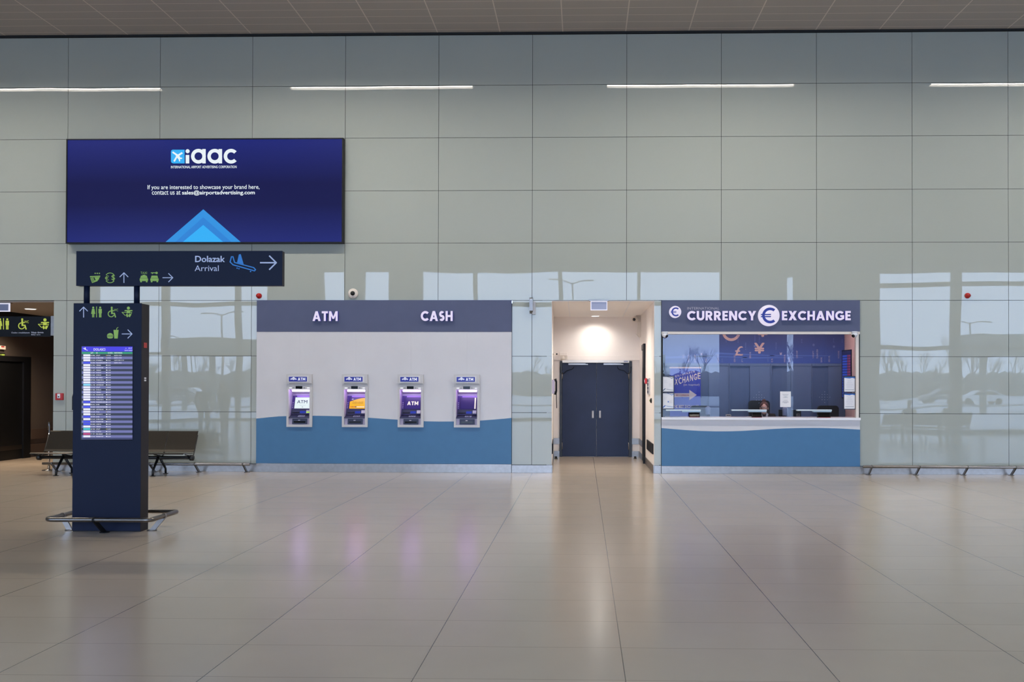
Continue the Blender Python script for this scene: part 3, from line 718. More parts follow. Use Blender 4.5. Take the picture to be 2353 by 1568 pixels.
note = {0: 'SLETIO 07:35', 1: 'SLETIO 07:35', 2: 'SLIJETANJE 09:29', 3: 'SLETIO 09:36'}
I.text('DOLASCI', 301, 556, 424, 582, .01, 0); I.text('09:37', 668, 550, 709, 562, .0, 0); I.text('25/01/2023', 628, 573, 709, 586, 0, 0); I.rect(636, 555, 650, 558, 0)
I.line([(190, 556), (198, 558), (204, 566), (236, 578)], 5, 0); I.poly([(204, 564), (208, 546), (213, 546), (220, 570)], 0)
for tx, xa, xb in (('LET', 270, 298), ('IZ', 330, 344), ('SCHED.', 452, 506), ('NAPOMENA', 520, 606)): I.text(tx, xa, 599, xb, 612, .005, 0)
for k in range(rows):
    ya = y0 + k * dh; I.rect(192, ya + 2, 265, ya + dh - 4, cols.get(k, 0))
    yb, yc = ya + 8, ya + 19
    I.text(fl[k], 268, yb, 316, yc, .012, 0, res=1); I.text(city[k], 328, yb, 328 + 8.6 * len(city[k]) * (.92 if len(city[k]) > 10 else 1), yc, .012, 0, res=1)
    I.disc(437, ya + 13, 6 if k not in (0, 1, 13, 17, 23, 26, 30) else 4, 0 if k not in (0, 1, 13, 17, 23, 26, 30) else 4, n=8); I.text(tm[k], 446, yb, 482, yc, .012, 0, res=1)
    if k in note: I.text(note[k], 518, yb, 518 + 6.6 * len(note[k]), yc, .012, 0, res=1)
I.build('screen_lettering', logos, disp)
# tubular guard around the pylon's foot
gr = thing('bumper_rail', 'steel tube bumper rail running round the foot of the navy pylon', 'rail', ((k0 + k1) / 2, YK, 0))
ZRL = .172
A = onfloor(104, 1194.5, ZRL); Bq = onfloor(349, 1194.5, ZRL); Cq = onfloor(398, 1175.5, ZRL); Dq = Vector((A.x, Cq.y, ZRL))
Bq = Vector((Bq.x, A.y, ZRL)); Cq = Vector((Bq.x, Cq.y, ZRL))
path = []; rr = .07
for cpt, a0 in ((Vector((A.x + rr, A.y + rr, ZRL)), 180), (Vector((Bq.x - rr, Bq.y + rr, ZRL)), 270), (Vector((Cq.x - rr, Cq.y - rr, ZRL)), 0), (Vector((Dq.x + rr, Dq.y - rr, ZRL)), 90)):
    for k in range(7): t = math.radians(a0 + 15 * k); path.append(cpt + Vector((math.cos(t) * rr, math.sin(t) * rr, 0)))
MB().tube(path, .026, 16, closed=True).build('rail', M_STEELD, gr)
def foot(parent, top, base, w=.05, m=M_STEEL, name='bracket'):
    top, base = Vector(top), Vector(base); d = (base - top); ax = Vector((-d.y, d.x, 0)).normalized() * w / 2
    nrm = Vector((d.x, d.y, 0)).normalized() * .034; mb = MB(); t = top - Vector((0, 0, .012)); ax = ax.normalized() * .011
    q = [t + ax, t - ax, base - ax, base + ax]
    A = [mb.bm.verts.new(p + nrm) for p in q]; B = [mb.bm.verts.new(p - nrm) for p in q]
    fs = [mb.bm.faces.new(A), mb.bm.faces.new(B[::-1])] + [mb.bm.faces.new((A[i], B[i], B[(i + 1) % 4], A[(i + 1) % 4])) for i in range(4)]
    bmesh.ops.recalc_face_normals(mb.bm, faces=fs)
    mb.lathe([(.055, 0), (.055, .008), (.0, .008)], (base.x, base.y, 0), 'Z', 16)
    ang = Vector((ax.x, ax.y, 0)).normalized()
    mb.tube([top + ang * -.012, top + ang * .012], .031, 14)
    return mb.build(name, m, parent)
cx = at(217, 1195, A.y).x
foot(gr, (cx, A.y, ZRL), (cx + .02, YK - .055, 0), m=M_BLACK)  # front bracket coloured black for the shaded reflections in it
cyy = (A.y + Cq.y) / 2 - .02
foot(gr, (A.x, cyy, ZRL), (k0 - .08, cyy, 0)); foot(gr, (Bq.x, cyy, ZRL), (k1 + .09, cyy, 0)); foot(gr, (cx, Cq.y, ZRL), (cx, YKB + .06, 0))

# ================================================================== WALL BUMPER RAILS
def wall_rail(name, x0, x1, brs, label):
    t = thing(name, label, 'rail', ((x0 + x1) / 2, -.3, 0), 'tubular bumper rails along the glass wall')
    MB().tube([(x0, -.3, .172), (x1, -.3, .172)], .026, 14).build('rail', M_STEEL, t)
    for x in brs: foot(t, (x, -.3, .172), (x, -.11, 0), m=M_STEELD)
    return t
wall_rail('bumper_rail', X_(98, 1068, -.3), X_(574, 1068, -.3), [X_(v, 1068, -.3) for v in (119, 236, 345, 448, 559)], 'steel bumper rail along the glass wall behind the dark bench')
wall_rail('bumper_rail', X_(1983, 1072, -.3), 14.0, [X_(v, 1072, -.3) for v in (2003, 2112.5, 2223.5, 2334, 2445)], 'steel bumper rail along the glass wall right of the currency booth')

# ================================================================== BENCH
def make_bench(label, group=None):
    bx0, bx1 = X_(100, 1040, -.62), X_(445, 1040, -.62)
    bn = thing('airport_bench', label, 'bench', ((bx0 + bx1) / 2, -.68, 0), group)
    w = (bx1 - bx0) / 5
    for k in range(5):
        a, b = bx0 + k * w + .004, bx0 + (k + 1) * w - .004
        prof = [(-1.06, .425), (-1.03, .44), (-.9, .432), (-.75, .418), (-.64, .412)]
        back = [(-.62, .43), (-.585, .47), (-.54, .56), (-.48, .69), (-.43, .80), (-.41, .815)]
        for nm, pr in (('seat', prof), ('backrest', back)):
            pts = pr + [(y + (.012 if nm == 'backrest' else 0), z - (.012 if nm == 'seat' else .004)) for y, z in reversed(pr)]
            MB().prism(pts, a, b, 'YZ').build(nm, M_BENCH, bn)
    mb = MB().tube([(bx0 - .05, -.70, .325), (bx1 + .02, -.70, .325)], .032, 14)
    for k in range(6):
        x = bx0 + k * w
        mb.tube([(x, -.72, .34), (x, -.63, .37), (x, -.58, .45), (x, -.45, .74)], .012, 8); mb.tube([(x, -.70, .35), (x, -.98, .405)], .012, 8)
    for x in (bx0 - .03, bx1): mb.tube([(x - .03, -.70, .325), (x + .03, -.70, .325)], .055, 16)
    mb.build('beam', M_BEAM, bn)
    for x in (X_(146, 1060, -.7), (bx0 + bx1) / 2, X_(365, 1060, -.7)):
        mb = MB(); mb.tube([(x, -.70, .36), (x, -.93, .10), (x, -.94, .0)], [.028, .02, .02], 10); mb.tube([(x, -.70, .36), (x, -.43, .10), (x, -.42, .0)], [.028, .02, .02], 10)
        for y in (-.94, -.42): mb.lathe([(.05, 0), (.05, .008), (.0, .012)], (x, y, 0), 'Z', 14)
        mb.build('leg', M_BEAM, bn)
    return bn
bench = make_bench('dark perforated metal five-seat bench standing behind the navy pylon')

# ================================================================== LEFT CORRIDOR CONTENTS
p = Vector((X_(112.5, 1080, .1), .1, 0))
po = thing('barrier_post', 'slim chrome barrier post standing in the corridor opening behind the bench', 'post', p)
MB().tube([(p.x, p.y, .01), (p.x, p.y, .80)], .021, 20).build('pole', M_CHROME, po)
MB().lathe([(.125, 0), (.125, .01), (.04, .022), (0, .022)], p, 'Z', 28).build('base', M_STEELD, po)
MB().tube([(p.x, p.y, .80), (p.x, p.y, .955), (p.x, p.y, .96)], [.024, .024, .018], 20).box(p.x + .012, p.x + .028, p.y - .03, p.y - .012, .70, .90, .003).build('belt_head', M_STEELD, po)
a, b, z0, z1 = rect(-70, 727.5, 117, 774, .12)
ts = thing('toilet_sign', 'dark lit sign with lime toilet pictograms across the corridor opening', 'sign', ((a + b) / 2, .16, z0))
MB().box(a, b, .12, .2, z0, z1, .003).build('sign_panel', mat('sign_black', (12, 17, 25), .5, spec=.2), ts)
MB().box(b, XO - .002, .11, .2, z0 + .02, z1 + .01, .003).build('bracket', M_STEEL, ts)
TP = (ts, .12, 0, 680, 3.5636, [M_LIMEL, M_ICON])
pic('toilet_pictogram', *TP, lambda I: toilet(I, -15, 184, 92)); pic('wheelchair_pictogram', *TP, lambda I: wheelchair(I, 147, 184, 92)); pic('baby_pictogram', *TP, lambda I: baby(I, 314, 184, 92))
I = Ink(.12, 0, 680, 3.5636)
I.text('Osobe s invaliditetom', 94, 296, 243, 308, 0, 1, res=2); I.build('lettering', TP[5], ts); I = Ink(.12, 0, 680, 3.5636); I.text('Njega djeteta', 258, 294, 357, 310, .01, 1, res=2); I.text('Baby care', 258, 313, 331, 326, 0, 1, res=2)
I.build('lettering', [M_LIMEL, M_ICON], ts)
def exit_lamp(label, px0, py0, px1, py1, Y, ztop):
    a, b, z0, z1 = rect(px0, py0, px1, py1, Y)
    t = thing('exit_light', label, 'exit light', ((a + b) / 2, Y, z1), 'hanging exit lights')
    e = (b - a) * .05
    MB().box(a + e, b - e, Y - .004, Y + .01, z0 + e, z1 - e).build('sign_face', mat('exit_face', (150, 154, 180), .3), t)
    mb = MB(); mb.box(a, b, Y - .012, Y + .018, z0, z0 + e); mb.box(a, b, Y - .012, Y + .018, z1 - e, z1); mb.box(a, a + e, Y - .012, Y + .018, z0 + e, z1 - e); mb.box(b - e, b, Y - .012, Y + .018, z0 + e, z1 - e)
    mb.build('lit_edge', glow('exit_edge', (240, 238, 255), .95), t)
    mb = MB().box(a - .03, b + .03, Y - .03, Y + .04, z1, z1 + .03, .004)
    if ztop > z1 + .03: mb.box(a + .05, b - .05, Y - .02, Y + .03, z1 + .03, ztop)
    mb.build('housing', M_STEEL, t)
    return t
exit_lamp('small white-edged exit light hanging in the recess above the navy double door', 1357, 692.5, 1395.5, 713.5, -.03, ZT + .01)
exit_lamp('white-edged exit light at the top left corner of the photo, in the corridor opening', -22, 697, 22.5, 716.5, .2, ZT - .02)
# small signs on the corridor's left wall
def cor(pxa, pya, pxb, pyb):
    def q(px, py_):
        d = ray(px, py_); t = (XCL + .012 - EYE.x) / d.x; return EYE + d * t
    a, b = q(pxa, (pya + pyb) / 2), q(pxb, (pya + pyb) / 2); return a.y, b.y, q((pxa + pxb) / 2, pyb).z, q((pxa + pxb) / 2, pya).z
y0_, y1_, z0, z1 = cor(-6, 795, 8.5, 803.5)
t = thing('smoke_sounder', 'small white box with a red mark on the brown corridor wall', 'alarm', (XCL, (y0_ + y1_) / 2, z0))
MB().box(XCL + .0, XCL + .06, y0_, y1_, z0, z1, .008).build('housing', M_OFFW, t)
MB().box(XCL + .055, XCL + .064, (y0_ + y1_) / 2 - .05, (y0_ + y1_) / 2 + .05, z0 + .05, z1 - .01).build('red_mark', M_RED, t)
y0_, y1_, z0, z1 = cor(-10, 811, 10, 827)
t = thing('exit_pictogram_sign', 'small dark sign with lime running figures above the black corridor doorway', 'sign', (XCL, (y0_ + y1_) / 2, z0))
MB().box(XCL, XCL + .03, y0_, y1_, z0, z1, .003).build('sign_panel', M_BLACK, t)
mb = MB()
for k in (.35, .62, .82):
    yy = y0_ + (y1_ - y0_) * k; mb.box(XCL + .03, XCL + .034, yy - .03, yy + .03, z0 + .03, z1 - .07); mb.ball((XCL + .032, yy, z1 - .045), .022, seg=8)
mb.build('pictogram', M_LIMEL, t)
a, b, z0, z1 = rect(128, 904, 145, 920, -.03)
t = thing('fire_alarm_button', 'square red fire alarm call point on the glass wall beside the corridor', 'alarm', ((a + b) / 2, -.02, z0))
MB().box(a, b, -.05, 0, z0, z1, .012).build('housing', M_RED, t)
MB().box(a + .045, b - .045, -.056, -.048, z0 + .04, z1 - .012, .002).build('plate', M_WHITEP, t)
MB().lathe([(.013, 0), (.013, .006), (0, .006)], ((a + b) / 2, -.055, (z0 + z1) / 2), 'Y', 14).build('button', M_BLACK, t)

# ================================================================== SMALL THINGS ON THE GLASS WALL
def dome(px, py_, r, label):
    c = at(px, py_, -.03)
    t = thing('alarm_beacon', label, 'alarm light', (c.x, 0, c.z), 'red alarm beacons')
    MB().lathe([(r * 1.05, 0), (r * 1.05, .012), (r * .98, .016), (0, .016)], (c.x, 0, c.z), 'Y', 28).build('base', M_RED, t)
    MB().lathe([(r * .96, .016), (r * .93, .035), (r * .78, .06), (r * .5, .078), (r * .2, .086), (0, .087)], (c.x, 0, c.z), 'Y', 28).build('lens', mat('red_lens', (170, 8, 12), .12), t)
dome(594, 680, .052, 'round red alarm beacon on the glass above the left end of the cash machine front')
dome(2224.5, 679.5, .052, 'round red alarm beacon on the glass right of the currency booth')
c = at(810.5, 674.5, -.04)
t = thing('dome_camera', 'round white dome camera with black centre on the glass above the letters ATM', 'camera', (c.x, 0, c.z))
MB().lathe([(.098, 0), (.098, .02), (.09, .034), (.055, .044), (0, .044)], (c.x, 0, c.z), 'Y', 32).build('housing', M_OFFW, t)
MB().lathe([(.046, .044), (.043, .062), (.03, .08), (.012, .087), (0, .088)], (c.x, 0, c.z), 'Y', 24).build('lens_dome', M_BLACKG, t)
MB().box(c.x - .018, c.x + .018, -.0405, -.038, c.z - .075, c.z - .068).build('label_strip', M_INK, t)
a, b, z0, z1 = rect(1217, 685, 1229, 720.5, -.05)
t = thing('wall_floodlight', 'small grey wedge-shaped wall lamp on the glass joint left of the recess', 'lamp', ((a + b) / 2, 0, z0))
MB().prism([(-.02, z0 + .0), (-.10, z0 + .05), (-.13, z1 - .02), (-.11, z1), (-.02, z1)], a, a + .065, 'YZ').build('housing', M_STEEL, t)
MB().box(a + .05, b + .012, -.05, 0, z0 - .02, z1 - .07, .004).build('bracket', M_ATM, t)
MB().ball((a + .03, -.122, z1 - .03), .012, seg=10).build('status_lamp', glow('small_lamp', (255, 255, 250), .9), t)

# ================================================================== CASH MACHINE FRONTAGE
YA = -.03
AW, AH = .503, 1.04
ATMX = [at(v, 920, YA).x for v in (689.0, 816.3, 944.2, 1073.3)]; AZ = at(880, 982, YA).z
def P2(px, py_): p = at(px, py_, YA); return p.x, p.z
fr = thing('cash_machine_frontage', 'white and blue wave frontage with slate band lettered ATM and CASH', 'frontage', ((XA0 + XA1) / 2, 0, 0))
ztop = at(883, 690, YA).z; zfas = at(883, 763, YA).z; zbase = .17
wave = sorted(P2(*p) for p in ((590, 962.3), (615, 959.6), (640, 957.3), (680, 956), (718, 955.8), (750, 956.2), (786, 957), (815, 958.4), (845, 960.3), (872, 962.2), (900, 964), (940, 966.4), (975, 968.5), (1010, 969.2), (1043, 969), (1075, 968.4), (1103, 967), (1130, 965), (1160, 962.5), (1176, 960.8)))
def wz(x):
    if x <= wave[0][0]: return wave[0][1]
    for (xa, za), (xb, zb) in zip(wave, wave[1:]):
        if x <= xb: return za + (zb - za) * (x - xa) / (xb - xa)
    return wave[-1][1]
a_, b_ = XA0 + .004, XA1 - .004
edges = [a_]
for x in ATMX: edges += [x - AW / 2 + .02, x + AW / 2 - .02]
edges.append(b_)
white, blue = MB(), MB()
for i, (xa, xb) in enumerate(zip(edges, edges[1:])):
    if i % 2 == 0:
        xs = [xa + (xb - xa) * k / 10 for k in range(11)]
        for k in range(10):
            p, q = xs[k], xs[k + 1]
            white.prism([(p, wz(p)), (q, wz(q)), (q, zfas), (p, zfas)], YA, .02)
            blue.prism([(p, zbase), (q, zbase), (q, wz(q)), (p, wz(p))], YA - .001, .02)
    else:
        xm = (xa + xb) / 2
        for p, q in ((xa, xm - .0006), (xm + .0006, xb)): white.prism([(p, AZ + AH - .03), (q, AZ + AH - .03), (q, zfas), (p, zfas)], YA, .02)
        blue.prism([(xa, zbase), (xb, zbase), (xb, AZ + .02), (xa, AZ + .02)], YA - .001, .02)
white.build('cladding', M_WHITE, fr); blue.build('wave_panel', M_BLUE, fr)
MB().box(a_, b_, YA - .004, .02, zfas + .002, ztop, .002).build('fascia', M_NAVYF, fr)
MB().box(a_, b_, YA - .002, .03, 0, zbase - .003, .002).build('plinth', M_STEEL, fr)
struct(MB().box(XA0 - .0, XA1 + .0, .6, .7, 0, ZT).build('wall_service', M_DARK))
I = Ink(YA - .006, 0, 0, 1.0, .001); I.block('ATM', 720, 716, 777.5, 738.5); I.build('sign_lettering', [M_LETTER, M_LETS], fr)
I = Ink(YA - .006, 0, 0, 1.0, .001); I.block('CASH', 968, 715.5, 1041, 738.5); I.build('sign_lettering', [M_LETTER, M_LETS], fr)

# ------------------------------------------------------------------ the cash machines
def Uv(zx, zy): return (zx - 443) / 1063.0, (1282 - zy) / 1068.0
def ub(x0, y0, x1, y1): a, t = Uv(x0, y0); b, c = Uv(x1, y1); return a, b, c, t
M_LAMPA = glow('atm_lamp', (218, 180, 255), 17.0); M_KEY = mat('key_grey', (196, 190, 204), .4); M_VIOLET = mat('violet_panel', (78, 60, 128), .35)
def make_atm(x, label):
    t = thing('cash_machine', label, 'cash machine', (x, YA, AZ), 'cash machines in the white frontage')
    W2 = AW / 2; y0 = YA; yf = YA - .035
    def L(mb): return mb
    mb = MB()
    ox, oz = x, AZ
    # surround: outer frame with two openings
    r0, r1, rb_, rt = ub(218, 500, 655, 1095); _, _, tb, tt_ = ub(218, 1095, 655, 1232)
    hb = Uv(0, 383)[1]
    for (p, q, c, d) in ((-W2, r0, 0, hb), (r1, W2, 0, hb), (r0, r1, 0, tb), (r0, r1, rt, hb)):
        mb.box(ox + p, ox + q, yf, y0 + .03, oz + c, oz + d)
    mb.build('surround', M_ATM, t)
    pts = [(ox - W2, oz + hb + .006), (ox + W2, oz + hb + .006)] + [(ox + W2 - AW * k / 12, oz + 1.028 + .014 * math.sin(math.pi * k / 12)) for k in range(13)]
    hd = MB().prism(pts, yf - .025, y0 + .03).build('header', M_ATM, t)
    a, b, c, d = ub(222, 217, 650, 352)
    mb = MB(); mb.box(ox + a, ox + b, yf - .034, yf - .024, oz + c, oz + d, .004); mb.build('sign_frame', mat('sign_frame_grey', (214, 212, 212), .4), hd)
    a, b, c, d = ub(236, 236, 612, 335)
    MB().box(ox + a, ox + b, yf - .037, yf - .033, oz + c, oz + d).build('sign_plate', mat('atm_sign_blue', (14, 26, 128), .35, emit=(14, 26, 128), es=.35), hd)
    mb = MB(); Yt = yf - .038
    P = lambda zx, zy: (ox + Uv(zx, zy)[0], oz + Uv(zx, zy)[1])
    mb.prism([P(300, 262), P(335, 240), P(372, 262), P(335, 254)], Yt - .001, Yt); mb.prism([P(272, 272), P(335, 256), P(396, 272), P(396, 280), P(360, 272), P(335, 278), P(308, 272), P(272, 280)], Yt - .001, Yt)
    mb.prism([P(270, 288), P(310, 282), P(335, 286), P(358, 282), P(398, 288), P(398, 298), P(356, 292), P(335, 304), P(312, 292), P(270, 298)], Yt - .001, Yt)
    block_text(mb.bm, 'ATM', P(425, 0)[0], P(580, 0)[0], P(0, 314)[1], P(0, 254)[1], Yt - .001, 0.0, .24)
    mb.build('sign_lettering', mat('atm_white', (236, 236, 244), .4, emit=(236, 236, 244), es=.35), hd)
    a, b, c, d = ub(366, 430, 506, 484); MB().box(ox + a, ox + b, yf - .004, yf + .01, oz + c, oz + d, .003).build('camera_window', M_BLACKG, t)
    for xx in (258, 630):
        a, b, c, d = ub(xx - 27, 458, xx + 27, 480); MB().box(ox + a, ox + b, yf - .003, yf + .01, oz + c, oz + d, .003).build('spot_light', glow('atm_spot', (246, 248, 255), 1.0), t)
    for xx in (322, 545): a, b, c, d = ub(xx - 16, 460, xx + 16, 472); MB().box(ox + a, ox + b, yf - .0015, yf + .01, oz + c, oz + d).build('badge', M_INK, t)
    # recess liner
    yb = YA + .25; mb = MB(); e = .006
    X0, X1, Z0, Z1 = ox + r0, ox + r1, oz + rb_, oz + rt
    mb.prism([(y0 + .03, Z1), (yb, Z1 - .09), (yb, Z1 - .09 + e), (y0 + .03, Z1 + e)], X0, X1, 'YZ')
    for xx in (X0 - e, X1): mb.box(xx, xx + e, y0 + .03, yb, Z0 - .02, Z1)
    mb.box(X0, X1, yb, yb + e, Z0, Z1)
    mb.build('recess_liner', M_ATMI, t)
    a, b, c, d = ub(290, 520, 650, 560)
    MB().box(ox + r0 + .05, ox + r1 - .015, yf + .05, yf + .09, Z1 - .042, Z1 - .014, .012, 3).build('lamp', M_LAMPA, t)
    # fascia with screen, keys, slots
    # tilted plate: top at the back
    def tp(u, v, off=0.0):
        """point on the tilted fascia, v from 0 (front, low) to 1 (back, high)"""
        y = YA + .10 + .13 * v; z = Z0 + .065 + (Z1 - .125 - Z0 - .065) * v
        return Vector((ox + u, y - off, z + off * .3))
    def tq(mb, u0, u1, v0, v1, off, mi=0, th=.004):
        A = [tp(u0, v0, off), tp(u1, v0, off), tp(u1, v1, off), tp(u0, v1, off)]; B = [tp(u0, v0, off - th), tp(u1, v0, off - th), tp(u1, v1, off - th), tp(u0, v1, off - th)]
        va = [mb.bm.verts.new(p) for p in A]; vb = [mb.bm.verts.new(p) for p in B]
        fs = [mb.bm.faces.new(va), mb.bm.faces.new(vb[::-1])] + [mb.bm.faces.new((va[i], vb[i], vb[(i + 1) % 4], va[(i + 1) % 4])) for i in range(4)]
        for fc in fs: fc.material_index = mi
        bmesh.ops.recalc_face_normals(mb.bm, faces=fs)
    mb = MB(); tq(mb, r0, r1, 0, 1, 0); panel = mb.build('operator_panel', M_VIOLET, t)
    mb = MB(); tq(mb, r0 + .004, r1 - .004, .02, .27, .004); mb.build('slot_panel', M_NAVYP, panel)
    mb = MB(); tq(mb, r0 + .03, r0 + .17, .07, .10, .007); mb.build('cash_slot', M_BLACKG, panel)
    mb = MB(); tq(mb, r0 + .18, r0 + .29, .06, .18, .007); mb.build('instruction_label', mat('label_blue', (24, 50, 150), .4, emit=(24, 50, 150), es=.3), panel)
    mb = MB(); tq(mb, r0 + .31, r1 - .03, .05, .21, .03, th=.028); mb.build('card_reader', M_KEY, panel)
    for s in (-1, 1):
        for k in range(4):
            mb = MB(); u = -.190 if s < 0 else .186; tq(mb, u - .009 + .0, u + .009, .34 + .09 * k, .378 + .09 * k, .006); mb.build('key', M_KEY, panel)
    mb = MB(); tq(mb, r0 + .09, r1 - .02, .925, .985, .008); mb.build('head_band', mat('lilac_band', (140, 110, 196), .3, emit=(120, 90, 180), es=.25), panel)
    # shelf with number pad and lower tray
    mb = MB().prism([(yf + .008, Z0 + .012), (YA + .12, Z0 + .055), (YA + .12, Z0), (yf + .008, Z0 - .004)], X0, X1, 'YZ'); sh = mb.build('shelf', M_NAVYP, t)
    mb = MB()
    for i in range(4):
        for j in range(3):
            xx = ox - .05 + i * .035; yy = yf + .05 + j * .03; zz = Z0 + .012 + (yy - yf - .008) * .043 / .147; mb.box(xx, xx + .025, yy, yy + .02, zz, zz + .006, .002)
    mb.build('number_pad', M_KEY, sh)
    a, b, c, d = ub(218, 1095, 655, 1232)
    mb = MB().box(ox + a, ox + b, YA + .0, YA + .01, oz + c, oz + d); mb.build('tray_recess', M_ATMI, t)
    a, b, c, d = ub(292, 1112, 602, 1222)
    tr = MB().prism([(YA + .004, oz + c), (YA - .03, oz + c), (YA - .012, oz + d), (YA + .004, oz + d)], ox + a, ox + b, 'YZ').build('receipt_tray', M_NAVYP, t)
    a, b, c, d = ub(325, 1160, 567, 1194); MB().box(ox + a, ox + b, YA - .031, YA - .01, oz + c, oz + d).build('tray_slot', M_BLACKG, tr)
    a, b, c, d = ub(416, 1134, 456, 1150); MB().box(ox + a, ox + b, YA - .026, YA - .01, oz + c, oz + d).build('tray_symbol', M_KEY, tr)
    return t, tp, tq, r0, r1
def atm_screen(args, kind, cx):
    t, tp, tq, r0, r1 = args
    u0, u1, v0, v1 = -.153, .155, .31, .90
    cols = {'white': (236, 250, 252), 'yellow': (255, 190, 30), 'violet': (58, 40, 130), 'bar': (50, 34, 118)}[kind]
    mb = MB(); tq(mb, u0 - .012, u1 + .012, v0 - .02, v1 + .02, .008); bz = mb.build('screen_bezel', mat('screen_bezel_violet', (52, 38, 92), .35), t)
    mb = MB(); tq(mb, u0, u1, v0, v1, .011); mb.build('screen', glow('atm_screen_' + kind, cols, 1.0 if kind in ('white', 'yellow') else .85), bz)
    def place(bm, off):
        # marks drawn in a unit square are laid onto the tilted screen
        for v in bm.verts:
            a, b = v.co.x, v.co.z; v.co = tp(u0 + (u1 - u0) * a, v0 + (v1 - v0) * b, off)
    mb = MB()
    if kind == 'white':
        add_text(mb.bm, 'ATM', .14, .80, .46, .75, 0, .012)
        for z, w in ((.30, .42), (.24, .36)):
            mb.face([(.52 - w / 2, 0, z), (.52 + w / 2, 0, z), (.52 + w / 2, 0, z + .018), (.52 - w / 2, 0, z + .018)], 1)
        mb.face([(.46, 0, .11), (.58, 0, .11), (.52, 0, .16)], 0)
        gm = MB(); tq(gm, .105, .165, .075, .125, .033); gm.build('card_slot_light', glow('slot_green', (170, 240, 40), 1.2), t)
        ms = [glow('scr_ink', (60, 70, 110), 1), glow('scr_pale', (196, 214, 226), 1)]
    elif kind == 'yellow':
        arc = [(-.0, 0, .62)] + [(k / 10, 0, .62 + .34 * math.sin(math.pi / 2 * k / 10)) for k in range(1, 11)]
        mb.face(arc + [(1, 0, 1), (0, 0, 1)], 0)
        mb.face([(.10, 0, .80), (.26, 0, .80), (.235, 0, .86), (.18, 0, .89), (.125, 0, .86)], 2)
        add_text(mb.bm, 'Dobrodošli', .18, .86, .46, .66, -.004, .0, 1)
        for z, w in ((.41, .66), (.29, .36)): mb.face([(.52 - w / 2, -.004, z), (.52 + w / 2, -.004, z), (.52 + w / 2, -.004, z + .014), (.52 - w / 2, -.004, z + .014)], 1)
        for k in range(9): mb.face([(.07 + .1 * k, -.004, .11), (.155 + .1 * k, -.004, .11), (.155 + .1 * k, -.004, .19), (.07 + .1 * k, -.004, .19)], (3, 1, 3, 0, 2, 2, 2, 2, 2)[k])
        ms = [glow('scr_purple', (66, 48, 130), 1), glow('scr_brown', (178, 120, 30), 1), glow('scr_white', (255, 244, 240), 1), glow('scr_red', (226, 90, 60), 1)]
    elif kind == 'violet':
        block_text(mb.bm, 'ATM', .16, .87, .32, .66, 0, 0.0, .26); ms = [glow('scr_white', (255, 255, 255), 1.3)]
    else:
        mb.face([(.90, 0, .0), (.985, 0, .0), (.985, 0, 1), (.90, 0, 1)]); ms = [glow('scr_white', (255, 255, 255), 1.3)]
    place(mb.bm, .0125); mb.build('screen_graphic', ms, bz)
ATML = (('grey cash machine with a white screen, first from the left', 'white'), ('grey cash machine showing a yellow welcome screen', 'yellow'),
        ('grey cash machine with bold white ATM on a violet screen', 'violet'), ('grey cash machine with a blank violet screen and white side bar', 'bar'))
for x, (lb, kd) in zip(ATMX, ATML):
    atm_screen(make_atm(x, lb), kd, x)

# ================================================================== CURRENCY EXCHANGE BOOTH
def E(zx, zy): return 1500 + zx / 3.646, 680 + zy / 3.646
def er(x0, y0, x1, y1, Y): return rect(*E(x0, y0), *E(x1, y1), Y)
YE = -.03; YG = .02; YBK = 2.0
bf = thing('exchange_booth', 'currency exchange booth front with slate sign, wide window and blue wave counter', 'booth', ((XE0 + XE1) / 2, 0, 0))
a_, b_ = XE0 + .004, XE1 - .004
_, _, zf0, zf1 = er(72, 38, 1732, 299, YE)
MB().box(a_, b_, YE - .004, .03, zf0, zf1, .002).build('fascia', M_NAVYF, bf)
_, _, zw, _t = er(0, 322, 1700, 1018, YG); zs = at(*E(900, 1020), YE).z; zl = at(*E(900, 1041), YE).z
mb = MB(); wx1, wx2 = at(*E(1702, 700), YE).x, at(*E(1727, 700), YE).x
zwt = at(*E(900, 322), YE).z
mb.box(a_, b_, YE, .05, zwt, zf0 - .002, .003); mb.box(wx1, wx2, YE, .05, zs, zwt, .003)
mb.build('window_frame', M_OFFW, bf)
mb = MB(); mb.box(wx2, b_, YE + .01, .05, zs, zwt); mb.box(a_, a_ + .025, YE + .01, .05, zs, zwt); mb.build('frame_edge', M_DARK, bf)
MB().box(a_ + .025, wx1, YG, YG + .01, zs, zwt).build('glass_pane', M_PANE, bf)
MB().box(a_ - .0, b_ + .0, YE - .05, .5, zl, zs, .004).build('counter_shelf', M_WHITEP, bf)
wave = sorted((lambda p: (p.x, p.z))(at(*E(x, y), YE)) for x, y in ((60, 1107), (180, 1118), (300, 1127.5), (420, 1134), (530, 1136.5), (640, 1136.5), (760, 1132.5), (880, 1125), (1000, 1117), (1100, 1112), (1200, 1109), (1300, 1107.7), (1400, 1108), (1520, 1111), (1630, 1116), (1740, 1122.5)))
white, blue = MB(), MB(); zbs = at(*E(900, 1429), YE).z
xs = [a_ + (b_ - a_) * k / 40 for k in range(41)]
for p, q in zip(xs, xs[1:]):
    white.prism([(p, wz(p)), (q, wz(q)), (q, zl - .002), (p, zl - .002)], YE, .02); blue.prism([(p, zbs), (q, zbs), (q, wz(q)), (p, wz(p))], YE - .001, .02)
white.build('counter_cladding', M_WHITE, bf); blue.build('wave_panel', M_BLUE, bf)
MB().box(a_, b_, YE - .002, .03, 0, zbs - .003, .002).build('plinth', M_STEEL, bf)
def ez(): return Ink(YE - .006, 1500, 680, 3.646, .001)
I = ez(); I.block('CURRENCY', 285, 129, 862, 208); I.build('sign_lettering', [M_LETTER, M_LETS], bf)
